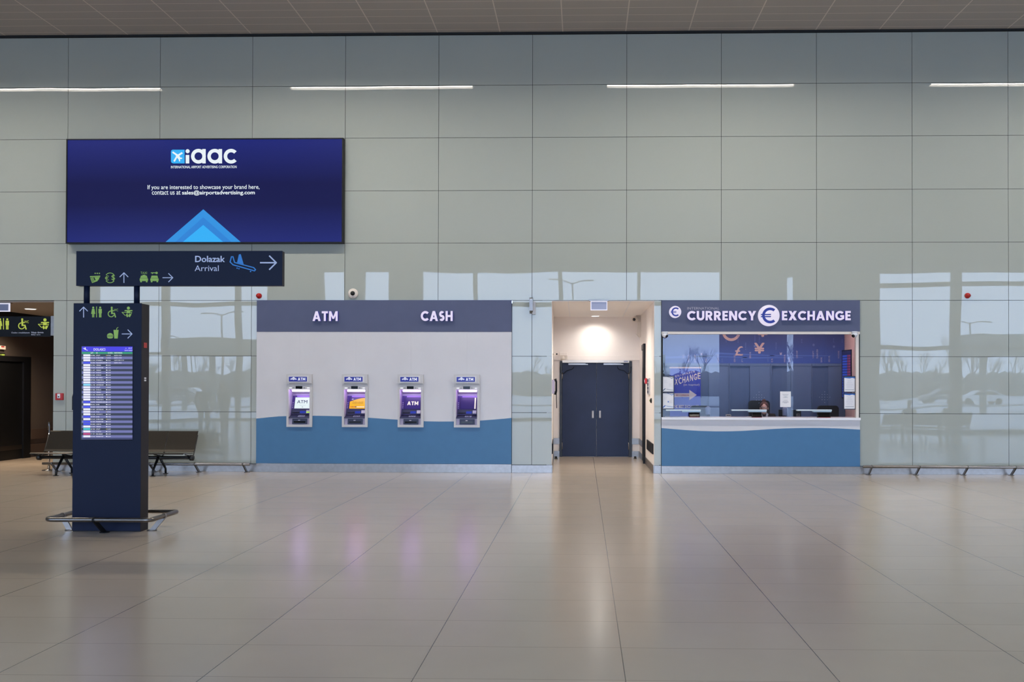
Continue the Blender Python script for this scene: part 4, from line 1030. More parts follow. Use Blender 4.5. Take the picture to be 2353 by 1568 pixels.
I = ez(); I.block('EXCHANGE', 1077, 129, 1652, 207); I.build('sign_lettering', [M_LETTER, M_LETS], bf)
I = ez(); I.text('INTERNATIONAL', 289, 95, 558, 116, .0); I.build('small_lettering', [mat('faint_letter', (176, 172, 182), .5)], bf)
for cx, cy, rr in ((968.5, 167, 88), (186, 137, 50)):
    c = at(*E(cx, cy), YE); R_ = rr / 3.646 * (17.24 / F)
    em = MB().lathe([(R_, 0), (R_, .05), (R_ * .985, .054), (0, .054)], (c.x, YE - .004, c.z), 'Y', 48).build('emblem_disc', [glow('emblem_white', (236, 228, 250), .95)], bf)
    mb = MB(); Y = YE - .060
    def ringpoly(r0, r1, a0, a1, n=26):
        for k in range(n):
            q0, q1 = [math.radians(a0 + (a1 - a0) * (k + j) / n) for j in (0, 1)]
            mb.prism([(c.x + cxo + r0 * math.cos(q0), c.z + r0 * math.sin(q0)), (c.x + cxo + r1 * math.cos(q0), c.z + r1 * math.sin(q0)), (c.x + cxo + r1 * math.cos(q1), c.z + r1 * math.sin(q1)), (c.x + cxo + r0 * math.cos(q1), c.z + r0 * math.sin(q1))], Y, Y + .003)
    cxo = R_ * .10
    ringpoly(R_ * .50, R_ * .75, 50, 310)
    for dz in (.09, -.11):
        mb.prism([(c.x - R_ * .78, c.z + R_ * (dz - .055)), (c.x + R_ * .16, c.z + R_ * (dz - .055)), (c.x + R_ * .20, c.z + R_ * (dz + .055)), (c.x - R_ * .74, c.z + R_ * (dz + .055))], Y - .0005, Y + .003)
    mb.build('euro_sign', M_LOGON, em)
# booth room
XBR = at(*E(1605, 500), YBK).x; XBL = XE0 + .01
struct(MB().box(XBL - .02, XBR + .1, YBK, YBK + .1, 0, ZT).build('wall_booth_back', mat('booth_back', (92, 104, 140), .6)))
struct(MB().box(XBR, XBR + .1, .5, YBK, 0, ZT).box(XE1 - .0, XBR + .1, .12, .5, 0, ZT).build('wall_booth_right', mat('booth_wall_tinted', (226, 196, 188), .6)))  # pale right wall; the lamp's pink cast is put into its colour
struct(MB().box(XBL - .02, XBL, .12, YBK, 0, ZT).build('wall_booth_left', mat('booth_back', (92, 104, 140), .6)))
struct(MB().box(XBL - .02, XBR + .1, .13, YBK + .1, ZT - .03, ZT + .02).build('ceiling_booth', M_ALCC))
M_CAB = mat('slate_cabinet', (92, 114, 148), .5, noise=.03, nscale=3); M_CABSH = mat('slate_cabinet_shaded', (80, 102, 138), .5)  # second tone puts the shade of the recessed doors into their colour
ztc = at(*E(900, 568), YBK - .08).z
u0s = [-45, 297, 640, 987, 1331, 1612]
for k in range(5):
    a = at(*E(u0s[k], 700), YBK - .08).x; b = at(*E(u0s[k + 1], 700), YBK - .08).x
    a = max(a, XBL + .01); b = min(b, XBR - .005)
    place = ('behind the blue banner at the booth\'s left wall', 'second from the left wall of the booth', 'behind the seated clerk', 'behind the white paper notice', 'behind the chair by the booth\'s right wall')[k]
    t = thing('tall_cabinet', 'tall slate-blue cabinet ' + place, 'cabinet', ((a + b) / 2, YBK - .05, 0), 'tall cabinets along the booth back wall')
    mb = MB(); mb.box(a + .003, b - .003, YBK - .09, YBK - .005, ztc - .05, ztc); mb.box(a + .003, a + .02, YBK - .09, YBK - .005, 0, ztc - .05); mb.box(b - .02, b - .003, YBK - .09, YBK - .005, 0, ztc - .05)
    mb.build('carcass', M_CAB, t)
    m = (a + b) / 2
    MB().box(a + .02, m, YBK - .05, YBK - .03, .02, ztc - .05).build('door', M_CABSH, t)
    MB().box(m, b - .02, YBK - .08, YBK - .055, .02, ztc - .05, .002).build('door', M_CAB, t)
# printed mural band above the cabinets
a, b, z0, z1 = XBL + .01, XBR - .005, ztc + .004, ZT - .06
mu = thing('currency_mural', 'wide blue mural printed with currency codes above the slate cabinets', 'mural', ((a + b) / 2, YBK, z0))
MB().box(a, b, YBK - .02, YBK - .002, z0, z1).build('mural_board', glow_ramp_mat('mural_print', (48, 72, 138), (36, 46, 92), .28, 'Z', .05, .7), mu)  # print given a faint glow of its own, no lit screen
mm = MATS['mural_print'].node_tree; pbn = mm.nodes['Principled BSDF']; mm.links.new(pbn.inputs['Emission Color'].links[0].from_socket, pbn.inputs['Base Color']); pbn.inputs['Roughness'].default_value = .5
mb = MB(); Y = YBK - .022
for k in range(5):
    xa = a + .1 + k * .6
    mb.prism([(xa, z0 + .10 + .05 * (k % 3)), (xa + 1.3, z0 + .16 - .04 * (k % 2)), (xa + 1.3, z0 + .175 - .04 * (k % 2)), (xa, z0 + .14 + .05 * (k % 3))], Y, Y + .001)
mb.build('light_streak', mat('mural_streak', (74, 102, 176), .5), mu)
I = Ink(YBK - .023, 1600, 760, 6.723, .001)
for k in range(24):
    q0, q1 = [math.radians(20 + 150 * (k + j) / 24) for j in (0, 1)]
    P = lambda rr, q: (540 + rr * math.cos(q) * 1.0, 20 + rr * math.sin(q))
    I.poly([P(100, q0), P(142, q0), P(142, q1), P(100, q1)], 0)
I.text('£', 598, 242, 722, 388, .01, 0); I.text('¥', 893, 188, 1056, 356, .03, 0); I.text('¥', 940, -40, 1110, 98, .03, 0)
I.text('¥', 62, 342, 98, 382, .02, 1); I.text('¥', 1286, 336, 1326, 380, .02, 1)
for cx, cy in ((1812, 222), (2126, 248), (905, 240)): I.disc(cx, cy, 17, 2, 20)
cc = [('SEKUSD', 592, 1), ('AUDCHFK', 645, 2), ('JPY', 710, 1), ('EURHRK', 762, 2), ('SEKOR', 832, 1), ('DKKNOK', 905, 2), ('EURJPY', 975, 2), ('GBPAUD', 1105, 2), ('EUR', 1170, 1), ('USDCAD', 1232, 2), ('HRKEUR', 1365, 1), ('BAM', 1440, 1), ('CHFEURO', 1500, 2), ('CZKCHF', 1555, 1), ('EUR', 1628, 2),
      ('USDJPY', 1808, 1), ('PLNAUDB', 1868, 1), ('BAMK', 1932, 1), ('HUFRSD', 1985, 2), ('SEKOR', 2052, 1), ('JPYK', 2125, 2), ('NOKDKK', 2198, 1), ('AUD', 2254, 2), ('EUR', 400, 2), ('RSDHUF', 335, 1), ('HRK', 150, 1), ('USD', 460, 2), ('EURGBP', -20, 1), ('CHF', -70, 2), ('SEKUSD', -120, 1), ('EURO', -170, 2), ('NOK', -200, 1)]
rnd = random.Random(3)
for s, x, mi in cc:
    h = 20 * len(s); yb = rnd.choice((490, 490, 490, 430)) if mi == 1 else rnd.choice((490, 300, 190)); y0 = max(-20, yb - h)
    w = 26 if mi == 1 else 20
    # codes run upward: set each as a turned word
    cxp, cyp = x, (y0 + yb) / 2; L_ = (yb - y0)
    I.text(s, cxp - L_ / 2, cyp - w / 2, cxp + L_ / 2, cyp + w / 2, .01, mi, rot=math.pi / 2, res=1)
I.build('mural_lettering', [mat('mural_copper', (196, 168, 164), .5), mat('mural_pale', (176, 166, 190), .5), mat('mural_faint', (92, 108, 166), .5)], mu)
# banner
YBN = 1.55
a, b, z0, z1 = er(143, 597, 402, 1010, YBN)
bn = thing('rollup_banner', 'blue roll-up exchange banner with a white arrow behind the booth glass', 'banner', ((a + b) / 2, YBN, 0))
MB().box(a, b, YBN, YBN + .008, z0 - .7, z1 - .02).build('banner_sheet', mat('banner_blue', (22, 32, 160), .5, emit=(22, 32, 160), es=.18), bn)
MB().box(a - .01, b + .01, YBN - .012, YBN + .02, z1 - .03, z1).build('top_bar', mat('banner_bar', (226, 204, 196), .35), bn)
MB().box(a - .02, b + .02, YBN - .1, YBN + .12, 0, .1, .02).build('base', M_STEEL, bn)
MB().tube([((a + b) / 2, YBN + .03, .05), ((a + b) / 2, YBN + .03, z1 - .02)], .012).build('rear_pole', M_STEELD, bn)
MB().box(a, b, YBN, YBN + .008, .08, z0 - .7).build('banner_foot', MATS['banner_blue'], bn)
I = Ink(YBN - .001, 1500, 750, 7.125, .001)
def slant(I, body, x0, x1, yl, yr, h, bold, mi=0, n=None):
    """letters stepping up along a slanted baseline, each upright"""
    n = len(body); w = (x1 - x0) / n
    for k, ch in enumerate(body):
        if ch == ' ': continue
        xa = x0 + k * w; yb = yl + (yr - yl) * (k + .5) / n
        cw = w * (.8 if ch not in 'IJ' else .35); xo = xa + (w - cw) / 2
        I.text(ch, xo, yb - h, xo + cw, yb, bold, mi)
slant(I, 'MJENJAČNICA', 292, 694, 862, 755, 34, .01)
slant(I, 'EXCHANGE', 292, 788, 985, 858, 106, .035)
I.text('[in kapital]', 506, 945, 762, 980, .0)
I.poly([(290, 1098), (598, 1098), (598, 1042), (720, 1126), (598, 1212), (598, 1160), (290, 1160)], 0); I.text('NO COMISSION', 380, 1116, 592, 1144, .03, 1, lift=.001)
I.text('THE BEST EXCHANGE', 330, 1292, 750, 1340, .03, 0)
I.build('banner_lettering', [mat('banner_cream', (244, 226, 218), .5), mat('banner_rust', (170, 70, 70), .5)], bn)
# framed papers on the glass
def framed(zx0, zy0, zx1, zy1, label, kind):
    Y = YG - .012
    a, b, z0, z1 = er(zx0, zy0, zx1, zy1, Y)
    t = thing('framed_notice', label, 'notice', ((a + b) / 2, Y, z0), 'framed notices on the booth glass')
    e = .014; mb = MB(); mb.box(a, b, Y - .008, YG - .001, z0, z0 + e); mb.box(a, b, Y - .008, YG - .001, z1 - e, z1); mb.box(a, a + e, Y - .008, YG - .001, z0 + e, z1 - e); mb.box(b - e, b, Y - .008, YG - .001, z0 + e, z1 - e)
    mb.build('frame', mat('frame_navy', (16, 20, 40), .4), t)
    pp = MB().box(a + e, b - e, Y - .002, YG - .001, z0 + e, z1 - e).build('paper', M_PAPER, t)
    mb = MB(); w, h = b - a - 2 * e, z1 - z0 - 2 * e; X = lambda f: a + e + w * f; Z = lambda f: z0 + e + h * f; Yp = Y - .003
    def pol(pts, mi): mb.prism([(X(p), Z(q)) for p, q in pts], Yp - .0006, Yp, mi=mi)
    rl = random.Random(len(label))
    if kind == 'right':
        pol([(0, 1), (1, 1), (1, .89), (.75, .93), (.5, .89), (.25, .91), (0, .93)], 1); pol([(.1, .12), (.9, .12), (.9, .145), (.1, .145)], 2)
        for k in range(11):
            q = .80 - .055 * k; l = .3 + .4 * rl.random(); pol([(.5 - l / 2, q), (.5 + l / 2, q), (.5 + l / 2, q + .012), (.5 - l / 2, q + .012)], 0)
    else:
        c = 2 if kind == 'grey' else 1
        pol([(.35, 1), (.5, 1), (.82, .86), (1, .93), (1, .98), (.84, .90)], c); pol([(0, .03), (.2, .14), (.24, .20), (.4, .14), (1, .08), (1, .1), (.4, .165), (.2, .22), (0, .10)], c)
        for k in range(6):
            q = .74 - .075 * k; l = .22 + .15 * rl.random(); x0 = .08 if k < 3 else .55; pol([(x0, q), (x0 + l, q), (x0 + l, q + .012), (x0, q + .012)], 0)
        if kind == 'blue':
            pol([(.5 + .06 * math.cos(j * .524), .44 + .045 * math.sin(j * .524)) for j in range(12)], 1)
    mb.build('print', [mat('print_grey', (186, 186, 194), .6), mat('print_blue', (58, 110, 186), .6), mat('print_slate', (88, 104, 124), .6)], pp)
framed(79, 672, 180, 809, 'framed notice with grey chevrons at top left of the booth glass', 'grey')
framed(79, 811, 180, 951, 'framed notice with blue chevrons and a blue dot, left edge of the booth glass', 'blue')
framed(1597, 674, 1699, 810, 'upper framed notice with a blue header, right edge of the booth glass', 'right')
framed(1597, 814, 1699, 953, 'lower framed notice with a blue header, right edge of the booth glass', 'right')
a, b, z0, z1 = er(1067, 802, 1157, 933, YG - .004)
t = thing('paper_notice', 'plain white paper notice taped to the booth glass right of the clerk', 'notice', ((a + b) / 2, YG - .004, z0))
MB().box(a, b, YG - .004, YG - .001, z0, z1).build('sheet', M_PAPER, t)
mb = MB()
for q, l in ((.79, .55), (.70, .4), (.65, .2), (.60, .45), (.43, .4), (.34, .5), (.30, .6), (.26, .3)):
    m = (a + b) / 2; h = z1 - z0; w = (b - a) * l / 2; mb.box(m - w, m + w, YG - .005, YG - .004, z0 + q * h, z0 + q * h + .004)
mb.build('print', M_INK, t)
# glass-fronted service trays fixed to the pane
def tray(zx0, zx1, zxm, tb0, tb1, label, tlabel):
    Y = YG - .10
    a, b, z0, z1 = er(zx0, 954, zx1, 965, Y); m = at(*E(zxm, 960), Y).x
    t = thing('service_tray', label, 'tray', ((a + b) / 2, YG, z0), 'service trays on the booth glass')
    MB().box(a, b, Y, YG - .001, z0, z1, .003).build('shelf', mat('tray_pale', (206, 220, 226), .3), t)
    z2 = at(*E(zx1, 976), Y).z
    MB().box(m, b - .005, Y + .01, YG - .001, z2, z0, .003).build('speech_unit', mat('tray_blue', (186, 210, 222), .3), t)
    a, b, z0, z1 = er(tb0, 980, tb1, 1025, Y - .0)
    t = thing('payment_terminal', tlabel, 'terminal', ((a + b) / 2, Y, zs), 'payment terminals on the booth counter')
    bd = MB().prism([(Y + .0, zs), (Y + .07, zs), (Y + .07, z1), (Y + .05, z1)], a, b, 'YZ').build('housing', M_BLACK, t)
    MB().prism([(Y + .003, zs + .015), (Y + .0465, z1 - .008), (Y + .045, z1 - .008), (Y + .001, zs + .015)], a + .015, b - .015, 'YZ').build('screen', M_BLACKG, t)
    MB().box(a, b, Y - .004, Y + .06, zs, zs + .008).build('base', mat('terminal_red', (150, 40, 40), .4), t)
tray(110, 403, 245, 305, 395, 'pale service tray on the booth glass below the blue banner', 'black payment terminal on the counter below the blue banner')
tray(662, 955, 803, 835, 915, 'pale service tray on the booth glass in front of the clerk', 'black payment terminal on the counter in front of the clerk')
tray(1210, 1501, 1345, 1382, 1490, 'pale service tray on the booth glass in front of the empty right chair', 'black payment terminal on the counter in front of the empty right chair')
# perforated speaking holes
for cx, cy, lb in ((890, 853, 'diamond of small speaking holes in the glass above the clerk'), (1440, 850, 'diamond of small speaking holes in the glass above the right chair')):
    mb = MB(); rows_ = {-45: [0], -22: [-1, 0, 1], 0: [-2, -1, 0, 1, 2], 22: [-1, 0, 1], 45: [0]}
    for dy, ks in rows_.items():
        for k in ks:
            c = at(*E(cx + 22 * k, cy + dy), YG); mb.lathe([(.006, 0), (.006, .002), (0, .002)], (c.x, YG - .0005, c.z), 'Y', 10)
    o = mb.build('speaking_holes', mat('hole_rim', (160, 172, 200), .4), bf)
# booth cameras
def bullet(zx, zy, flip, label):
    c = at(*E(zx, zy), YE - .05)
    t = thing('turret_camera', label, 'camera', (c.x, YE, c.z), 'white turret cameras on the booth window frame')
    MB().lathe([(.062, .03), (.062, .05), (.055, .06), (0, .06)], (c.x, YE - .055, c.z - .005), 'Z', 24).build('mount', M_WHITEP, t)
    MB().ball((c.x, YE - .06, c.z), .058, seg=24).build('body', M_WHITEP, t)
    d = Vector((flip * 1.1, -.5, -.6)).normalized(); p = Vector((c.x, YE - .06, c.z)) + d * .045
    MB().tube([p, p + d * .02], [.034, .03], 20).build('lens', M_BLACKG, t)
bullet(101, 326, .6, 'white turret camera at the top left corner of the booth window')
bullet(1690, 324, -.6, 'white turret camera at the top right corner of the booth window')
# rates screen standing out from the right wall
def er3(zx, zy, Y): return at(*E(zx, zy), Y)
p0, p1 = er3(1583, 650, 1.45), er3(1664, 650, .95)
zt, zb = er3(1583, 458, 1.45).z, er3(1590, 860, 1.45).z
rs = thing('rates_screen', 'tall dark exchange rates screen angled out from the pink-lit booth wall', 'screen', ((p0.x + p1.x) / 2, (p0.y + p1.y) / 2, zb))
d = Vector((p1.x - p0.x, p1.y - p0.y, 0)); L_ = d.length; d.normalize(); nn = Vector((d.y, -d.x, 0))
if nn.x > 0: nn = -nn
def rsq(u0, u1, z0, z1, off, th, m, name, par, mi=0):
    A = Vector((p0.x, p0.y, 0)); P = lambda uu, o: (A + d * uu + nn * o)
    q = [P(u0, off), P(u1, off), P(u1, off - th), P(u0, off - th)]
    return MB().prism([(v.x, v.y) for v in q], z0, z1, 'XY').build(name, m, par)
hs = rsq(0, L_, zb, zt, 0, .05, M_BLACK, 'housing', rs)
pn = rsq(.02, L_ - .02, zb + .02, zt - .02, .003, .004, glow('rates_dark', (24, 26, 70), 1), 'screen', rs)
mb = MB(); A = Vector((p0.x, p0.y, 0))
nr = 16
for k in range(nr):
    za = zb + .03 + (zt - zb - .12) * k / nr; zc_ = za + (zt - zb - .12) / nr * .7
    for (u0, u1, mi) in ((.05, L_ * .58, 0), (L_ * .62, L_ * .75, 1), (L_ * .79, L_ * .92, 1)):
        q = [A + d * u0 + nn * .005, A + d * u1 + nn * .005]
        mb.face([(q[0].x, q[0].y, za), (q[1].x, q[1].y, za), (q[1].x, q[1].y, zc_), (q[0].x, q[0].y, zc_)], mi)
mb.build('screen_graphic', [glow('rates_blue', (48, 76, 190), .8), glow('rates_red', (150, 56, 96), .8)], pn)
MB().prism([(.95, zb + .3), (1.55, zb + .3), (1.5, zt - .25), (1.0, zt - .25)], (p0.x + p1.x) / 2 + .06, (p0.x + p1.x) / 2 + .14, 'YZ').build('rear_housing', M_BLACK, rs)
MB().box((p0.x + p1.x) / 2 + .1, XBR - .002, 1.15, 1.3, (zb + zt) / 2 - .1, (zb + zt) / 2 + .1).build('wall_bracket', M_BLACK, rs)
# dark box at the left window edge
a, b, z0, z1 = er(80, 492, 103, 560, .1)
t = thing('side_speaker', 'small black box inside the booth at the left edge of the glass', 'speaker', ((a + b) / 2, .1, z0))
MB().box(a, b, .06, .16, z0, z1, .006).build('housing', M_BLACK, t); MB().box(a + .02, b - .02, .056, .062, z0 + .02, z1 - .02).build('front_grille', M_DARK, t)
MB().box((a + b) / 2 - .02, (a + b) / 2 + .02, .1, .14, zs, z0).build('stand', M_DARK, t)
# desk behind the counter and what stands on it
zdk = zs - .02
struct_desk = thing('clerk_desk', 'long pale desk running behind the booth counter', 'desk', ((XE0 + XBR) / 2, .7, 0))
MB().box(XE0 + .02, XE1 - .05, .505, .82, zdk - .22, zdk - .18, .004).build('desktop', M_WHITEP, struct_desk)
for x in (XE0 + .1, (XE0 + XE1) / 2, XE1 - .2): MB().box(x, x + .04, .52, .80, 0, zdk - .22).build('leg', M_STEELD, struct_desk)
ZD = zdk - .18
def monitor(zx0, zx1, zy0, label, Y=.75):
    a, b, z0, z1 = er(zx0, zy0, zx1, 1018, Y)
    t = thing('computer_monitor', label, 'monitor', ((a + b) / 2, Y, ZD))
    MB().box(a, b, Y, Y + .03, z0 - .06, z1, .005).build('screen_back', M_BLACK, t)
    MB().box(a + .01, b - .01, Y + .03, Y + .034, z0 - .05, z1 - .01).build('screen', M_BLACKG, t)
    MB().box((a + b) / 2 - .03, (a + b) / 2 + .03, Y - .015, Y + .01, ZD, z0).box((a + b) / 2 - .1, (a + b) / 2 + .1, Y - .06, Y + .1, ZD, ZD + .015).build('stand', M_DARK, t)
monitor(1055, 1110, 955, 'slim black monitor left of the grey round-topped device', .85)
monitor(1165, 1243, 956, 'black monitor back right of the grey round-topped device', .75)
def rounddev(zx0, zx1, zy0, label):
    Y = .62; a, b, z0, z1 = er(zx0, zy0, zx1, 985, Y); r_ = (b - a) / 2
    t = thing('desk_device', label, 'lamp', ((a + b) / 2, Y, ZD), 'round-topped devices on the booth desk')  # round-topped device of unknown use, not a lamp
    MB().lathe([(r_ * .98, -.12), (r_, 0), (r_ * .92, r_ * .4), (r_ * .7, r_ * .72), (r_ * .35, r_ * .94), (0, r_)], ((a + b) / 2, Y, z1 - r_), 'Z', 24).build('head', mat('device_blue_grey', (120, 136, 168), .35), t)
    MB().tube([((a + b) / 2, Y, ZD), ((a + b) / 2, Y, z1 - r_ - .1)], .02).lathe([(.09, 0), (.09, .012), (0, .02)], ((a + b) / 2, Y, ZD), 'Z', 20).build('stand', M_DARK, t)
rounddev(440, 483, 924, 'grey round-topped desk device right of the blue banner')
rounddev(1085, 1134, 930, 'grey round-topped desk device below the paper notice')
def small(zx0, zy0, zx1, zy1, Y, name, label, cat, m):
    a, b, z0, z1 = er(zx0, zy0, zx1, zy1, Y); t = thing(name, label, cat, ((a + b) / 2, Y, ZD))
    MB().box(a, b, Y, Y + .08, ZD, z1, .008).build('body', m, t); MB().box(a + .01, b - .01, Y - .003, Y + .004, z1 - .025, z1 - .01).build('slot', M_DARK, t)
small(614, 995, 656, 1020, .6, 'ticket_printer', 'small beige printer on the desk left of the clerk', 'printer', M_OFFW)
small(1210, 990, 1235, 1020, .58, 'note_counter', 'small dull beige box on the desk right of the clerk', 'box', mat('dull_beige', (112, 102, 92), .5))
# office chairs
def make_chair(zx0, zx1, zy0, label, Y):
    a, b, z0, z1 = er(zx0, zy0, zx1, 1018, Y); x = (a + b) / 2; w = b - a
    t = thing('office_chair', label, 'chair', (x, Y, 0), 'black office chairs in the booth')
    pts = []; r_ = .07; zlow = .62
    for cx, cz, a0 in ((b - r_, z1 - r_, 0), (a + r_, z1 - r_, 90)):
        for k in range(7): q = math.radians(a0 + 15 * k); pts.append((cx + r_ * math.cos(q), cz + r_ * math.sin(q)))
    pts += [(a + .01, zlow + .06), (a + .05, zlow), (b - .05, zlow), (b - .01, zlow + .06)]
    mb = MB().prism(pts, Y + .02, Y + .09); bmesh.ops.bevel(mb.bm, geom=[e for e in mb.bm.edges if abs((e.verts[0].co - e.verts[1].co).y) < .001], offset=.015, segments=2, affect='EDGES')
    mb.build('backrest', mat('chair_black', (17, 16, 18), .6), t)
    MB().box(x - .25, x + .25, Y - .48, Y + .0, .46, .54, .03).build('seat', MATS['chair_black'], t)
    MB().tube([(x, Y - .22, .08), (x, Y - .22, .46)], .03).tube([(x, Y - .1, .46), (x, Y + .09, .48), (x, Y + .11, .8)], .02).build('column', M_BLACK, t)
    mb = MB()
    for k in range(5): q = k * 2 * math.pi / 5; mb.tube([(x, Y - .22, .10), (x + .28 * math.cos(q), Y - .22 + .28 * math.sin(q), .06)], .018, 8); mb.ball((x + .28 * math.cos(q), Y - .22 + .28 * math.sin(q), .03), .03, seg=10)
    mb.build('base', M_BLACK, t)
    return t
make_chair(806, 984, 878, 'high-backed black office chair the clerk sits in', 1.35)
make_chair(1385, 1563, 921, 'empty black office chair at the right of the booth', 1.35)
make_chair(318, 478, 921, 'black office chair in front of the blue banner', 1.25)
for k, x in enumerate((XE0 + .6, XE0 + 1.9, XE0 + 3.2)):
    t = thing('booth_ceiling_lamp', 'flat lamp panel in the ceiling of the currency booth', 'light', (x, 1.0, ZT - .03), 'flat lamp panels in the booth ceiling')
    MB().box(x - .3, x + .3, .85, 1.15, ZT - .055, ZT - .03).build('frame', M_WHITEP, t); MB().box(x - .28, x + .28, .87, 1.13, ZT - .058, ZT - .054).build('diffuser', glow('booth_diffuser', (255, 216, 206), 36.0), t)

# ================================================================== SMALL THINGS IN THE DOOR RECESS
def rr_(x0, y0, x1, y1, Y): return Rb(x0, y0, x1, y1, Y)
a, b, z0, z1 = rr_(160, 473, 232, 502, YB - .1); _, _, z00, _ = rr_(160, 500, 232, 538, YB - .1)
t = thing('junction_box', 'cream box with a rounded cover above the left corner of the navy door', 'box', ((a + b) / 2, YB, z00))
MB().box(a + .02, b, YB - .12, YB, z0, z1, .008).build('housing', M_ALC, t)
MB().lathe([(.0, .07), (.03, .068), (.055, .045), (.062, .0), (.062, -.04), (0, -.04)], (a + .1, YB - .07, z00 + .04), 'Z', 20).box(a + .04, b, YB - .1, YB, z00 + .01, z0).build('sensor_cover', M_OFFW, t)
# camera on the right wall
c = at(1240 + 793 / 3.645, 680 + 198 / 3.645, 3.45)
xw = onright(3.6)
t = thing('bullet_camera', 'cream camera on a wall arm high in the right corner of the recess', 'camera', (xw, 3.6, c.z))
MB().tube([(c.x, 3.44, c.z), (c.x + .05, 3.58, c.z + .015), (c.x + .09, 3.66, c.z + .03)], .065, 18).build('body', M_OFFW, t)
MB().tube([(c.x - .012, 3.425, c.z - .008), (c.x, 3.445, c.z)], .034, 18).build('lens', M_BLACKG, t)
MB().box(c.x + .05, xw - .002, 3.56, 3.7, c.z - .05, c.z + .10, .015).build('arm', M_OFFW, t)
MB().prism([(c.x + .09, c.z - .05), (xw - .002, c.z - .05), (xw - .002, c.z - .40), (xw - .05, c.z - .40), (xw - .10, c.z - .33)], 3.56, 3.68).build('wall_bracket', M_OFFW, t)
# telephone on the left wall
def onL(px, py_):
    y = 1.0
    for _ in range(8): y = y
    best = None
    for k in range(400):
        yy = k * .01; p = at(px, py_, yy)
        if best is None or abs(p.x - onleft(yy)) < best[0]: best = (abs(p.x - onleft(yy)), yy, p)
    return best[1], best[2]
yy = .55; z0 = at(1275, 905, yy).z; z1 = at(1275, 878, yy).z; xw = onleft(yy)
t = thing('wall_telephone', 'black and grey wall telephone with a hanging looped cord left of the navy door', 'telephone', (xw, yy, z0))
MB().prism([(yy - .09, z0), (yy + .09, z0), (yy + .09, z1 + .04), (yy - .09, z1 + .04)], xw + .001, xw + .05, 'YZ').build('base', mat('phone_grey', (176, 168, 190), .4), t)
mb = MB().tube([(xw + .06, yy - .02, z0 - .02), (xw + .085, yy - .02, z0 + .06), (xw + .085, yy - .02, z1), (xw + .06, yy - .02, z1 + .06)], [.03, .02, .02, .03], 12); mb.build('handset', M_BLACK, t)
path = []
zl = at(1278, 938, yy).z
for k in range(25):
    q = k / 24; path.append((xw + .075 + .02 * math.sin(q * math.pi), yy + .05 * math.sin(q * 2 * math.pi) * .6, z1 + .03 + (zl - z1 - .03) * math.sin(q * math.pi) if True else 0))
MB().tube(path, .007, 8).build('cord', M_BLACK, t)
c = at(1240 + 118 / 3.645, 680 + 481 / 3.645, 2.2); xw = onleft(2.2)
t = thing('door_sensor', 'tiny cream sensor on the left wall of the recess above the telephone', 'sensor', (xw, 2.2, c.z))
MB().tube([(xw, 2.2, c.z - .02), (xw + .07, 2.2, c.z - .025)], .012).build('stem', M_OFFW, t); MB().ball((xw + .085, 2.19, c.z - .02), .018, seg=12).build('head', M_BLACK, t)
# things on the right wall
def R3(px0, py0, px1, py1, Y):
    z0 = at(px0, py1, Y).z; z1 = at(px0, py0, Y).z; return z0, z1, onright(Y)
def RY(px):      # depth on the right wall that shows at column px
    return min((abs(at(px, 900, k * .01).x - onright(k * .01)), k * .01) for k in range(397))[1]
ya, yb_ = RY(1491), RY(1487.2)
z0, z1, xw = R3(1489, 869.5, 1491, 882.5, (ya + yb_) / 2)
t = thing('fire_alarm_button', 'red fire alarm call point seen side-on on the right wall of the recess', 'alarm', (xw, (ya + yb_) / 2, z0))
MB().box(xw - .055, xw + .0, 1.62, 1.78, z0, z1, .01).build('housing', M_RED, t); MB().box(xw - .06, xw - .05, 1.66, 1.74, z0 + .03, z1 - .03).build('plate', M_WHITEP, t)
z0, z1, xw = R3(1494, 869.5, 1494, 907.5, 1.0)
t = thing('switch_panel', 'tall grey switch panel with dark windows on the right wall of the recess', 'panel', (xw, 1.0, z0))
MB().box(xw - .03, xw + .004, .92, 1.36, z0, z1, .004).build('housing', M_ATM, t)
for k in range(4): zz = z0 + .03 + (z1 - z0 - .03) * k / 4; MB().box(xw - .034, xw - .026, .97, 1.31, zz, zz + .055).build('switch', M_NAVYP, t)
z0, z1, xw = R3(1496.5, 915, 1496.5, 927, .55)
t = thing('card_reader', 'small black oval card reader on the right wall of the recess below the switch panel', 'card reader', (xw, .55, z0))
MB().ball((xw - .01, .55, (z0 + z1) / 2), .055, (.5, 1.0, .95)).build('housing', M_BLACK, t); MB().ball((xw - .038, .55, (z0 + z1) / 2), .012, seg=8).build('status_lamp', M_LIME, t)
for zx, wd in ((137, 'left'), (800, 'right')):
    c = onfloor(1240 + zx / 3.645, 680 + 1367 / 3.645)
    t = thing('door_stop', 'small black floor door stop at the %s of the navy double door' % wd, 'door stop', c, 'floor door stops')
    MB().lathe([(.035, 0), (.035, .015), (.026, .02), (.026, .055), (.022, .06), (0, .06)], c, 'Z', 16).build('buffer', M_BLACK, t); MB().lathe([(.042, 0), (.042, .006), (0, .006)], c, 'Z', 16).build('base', M_STEEL, t)

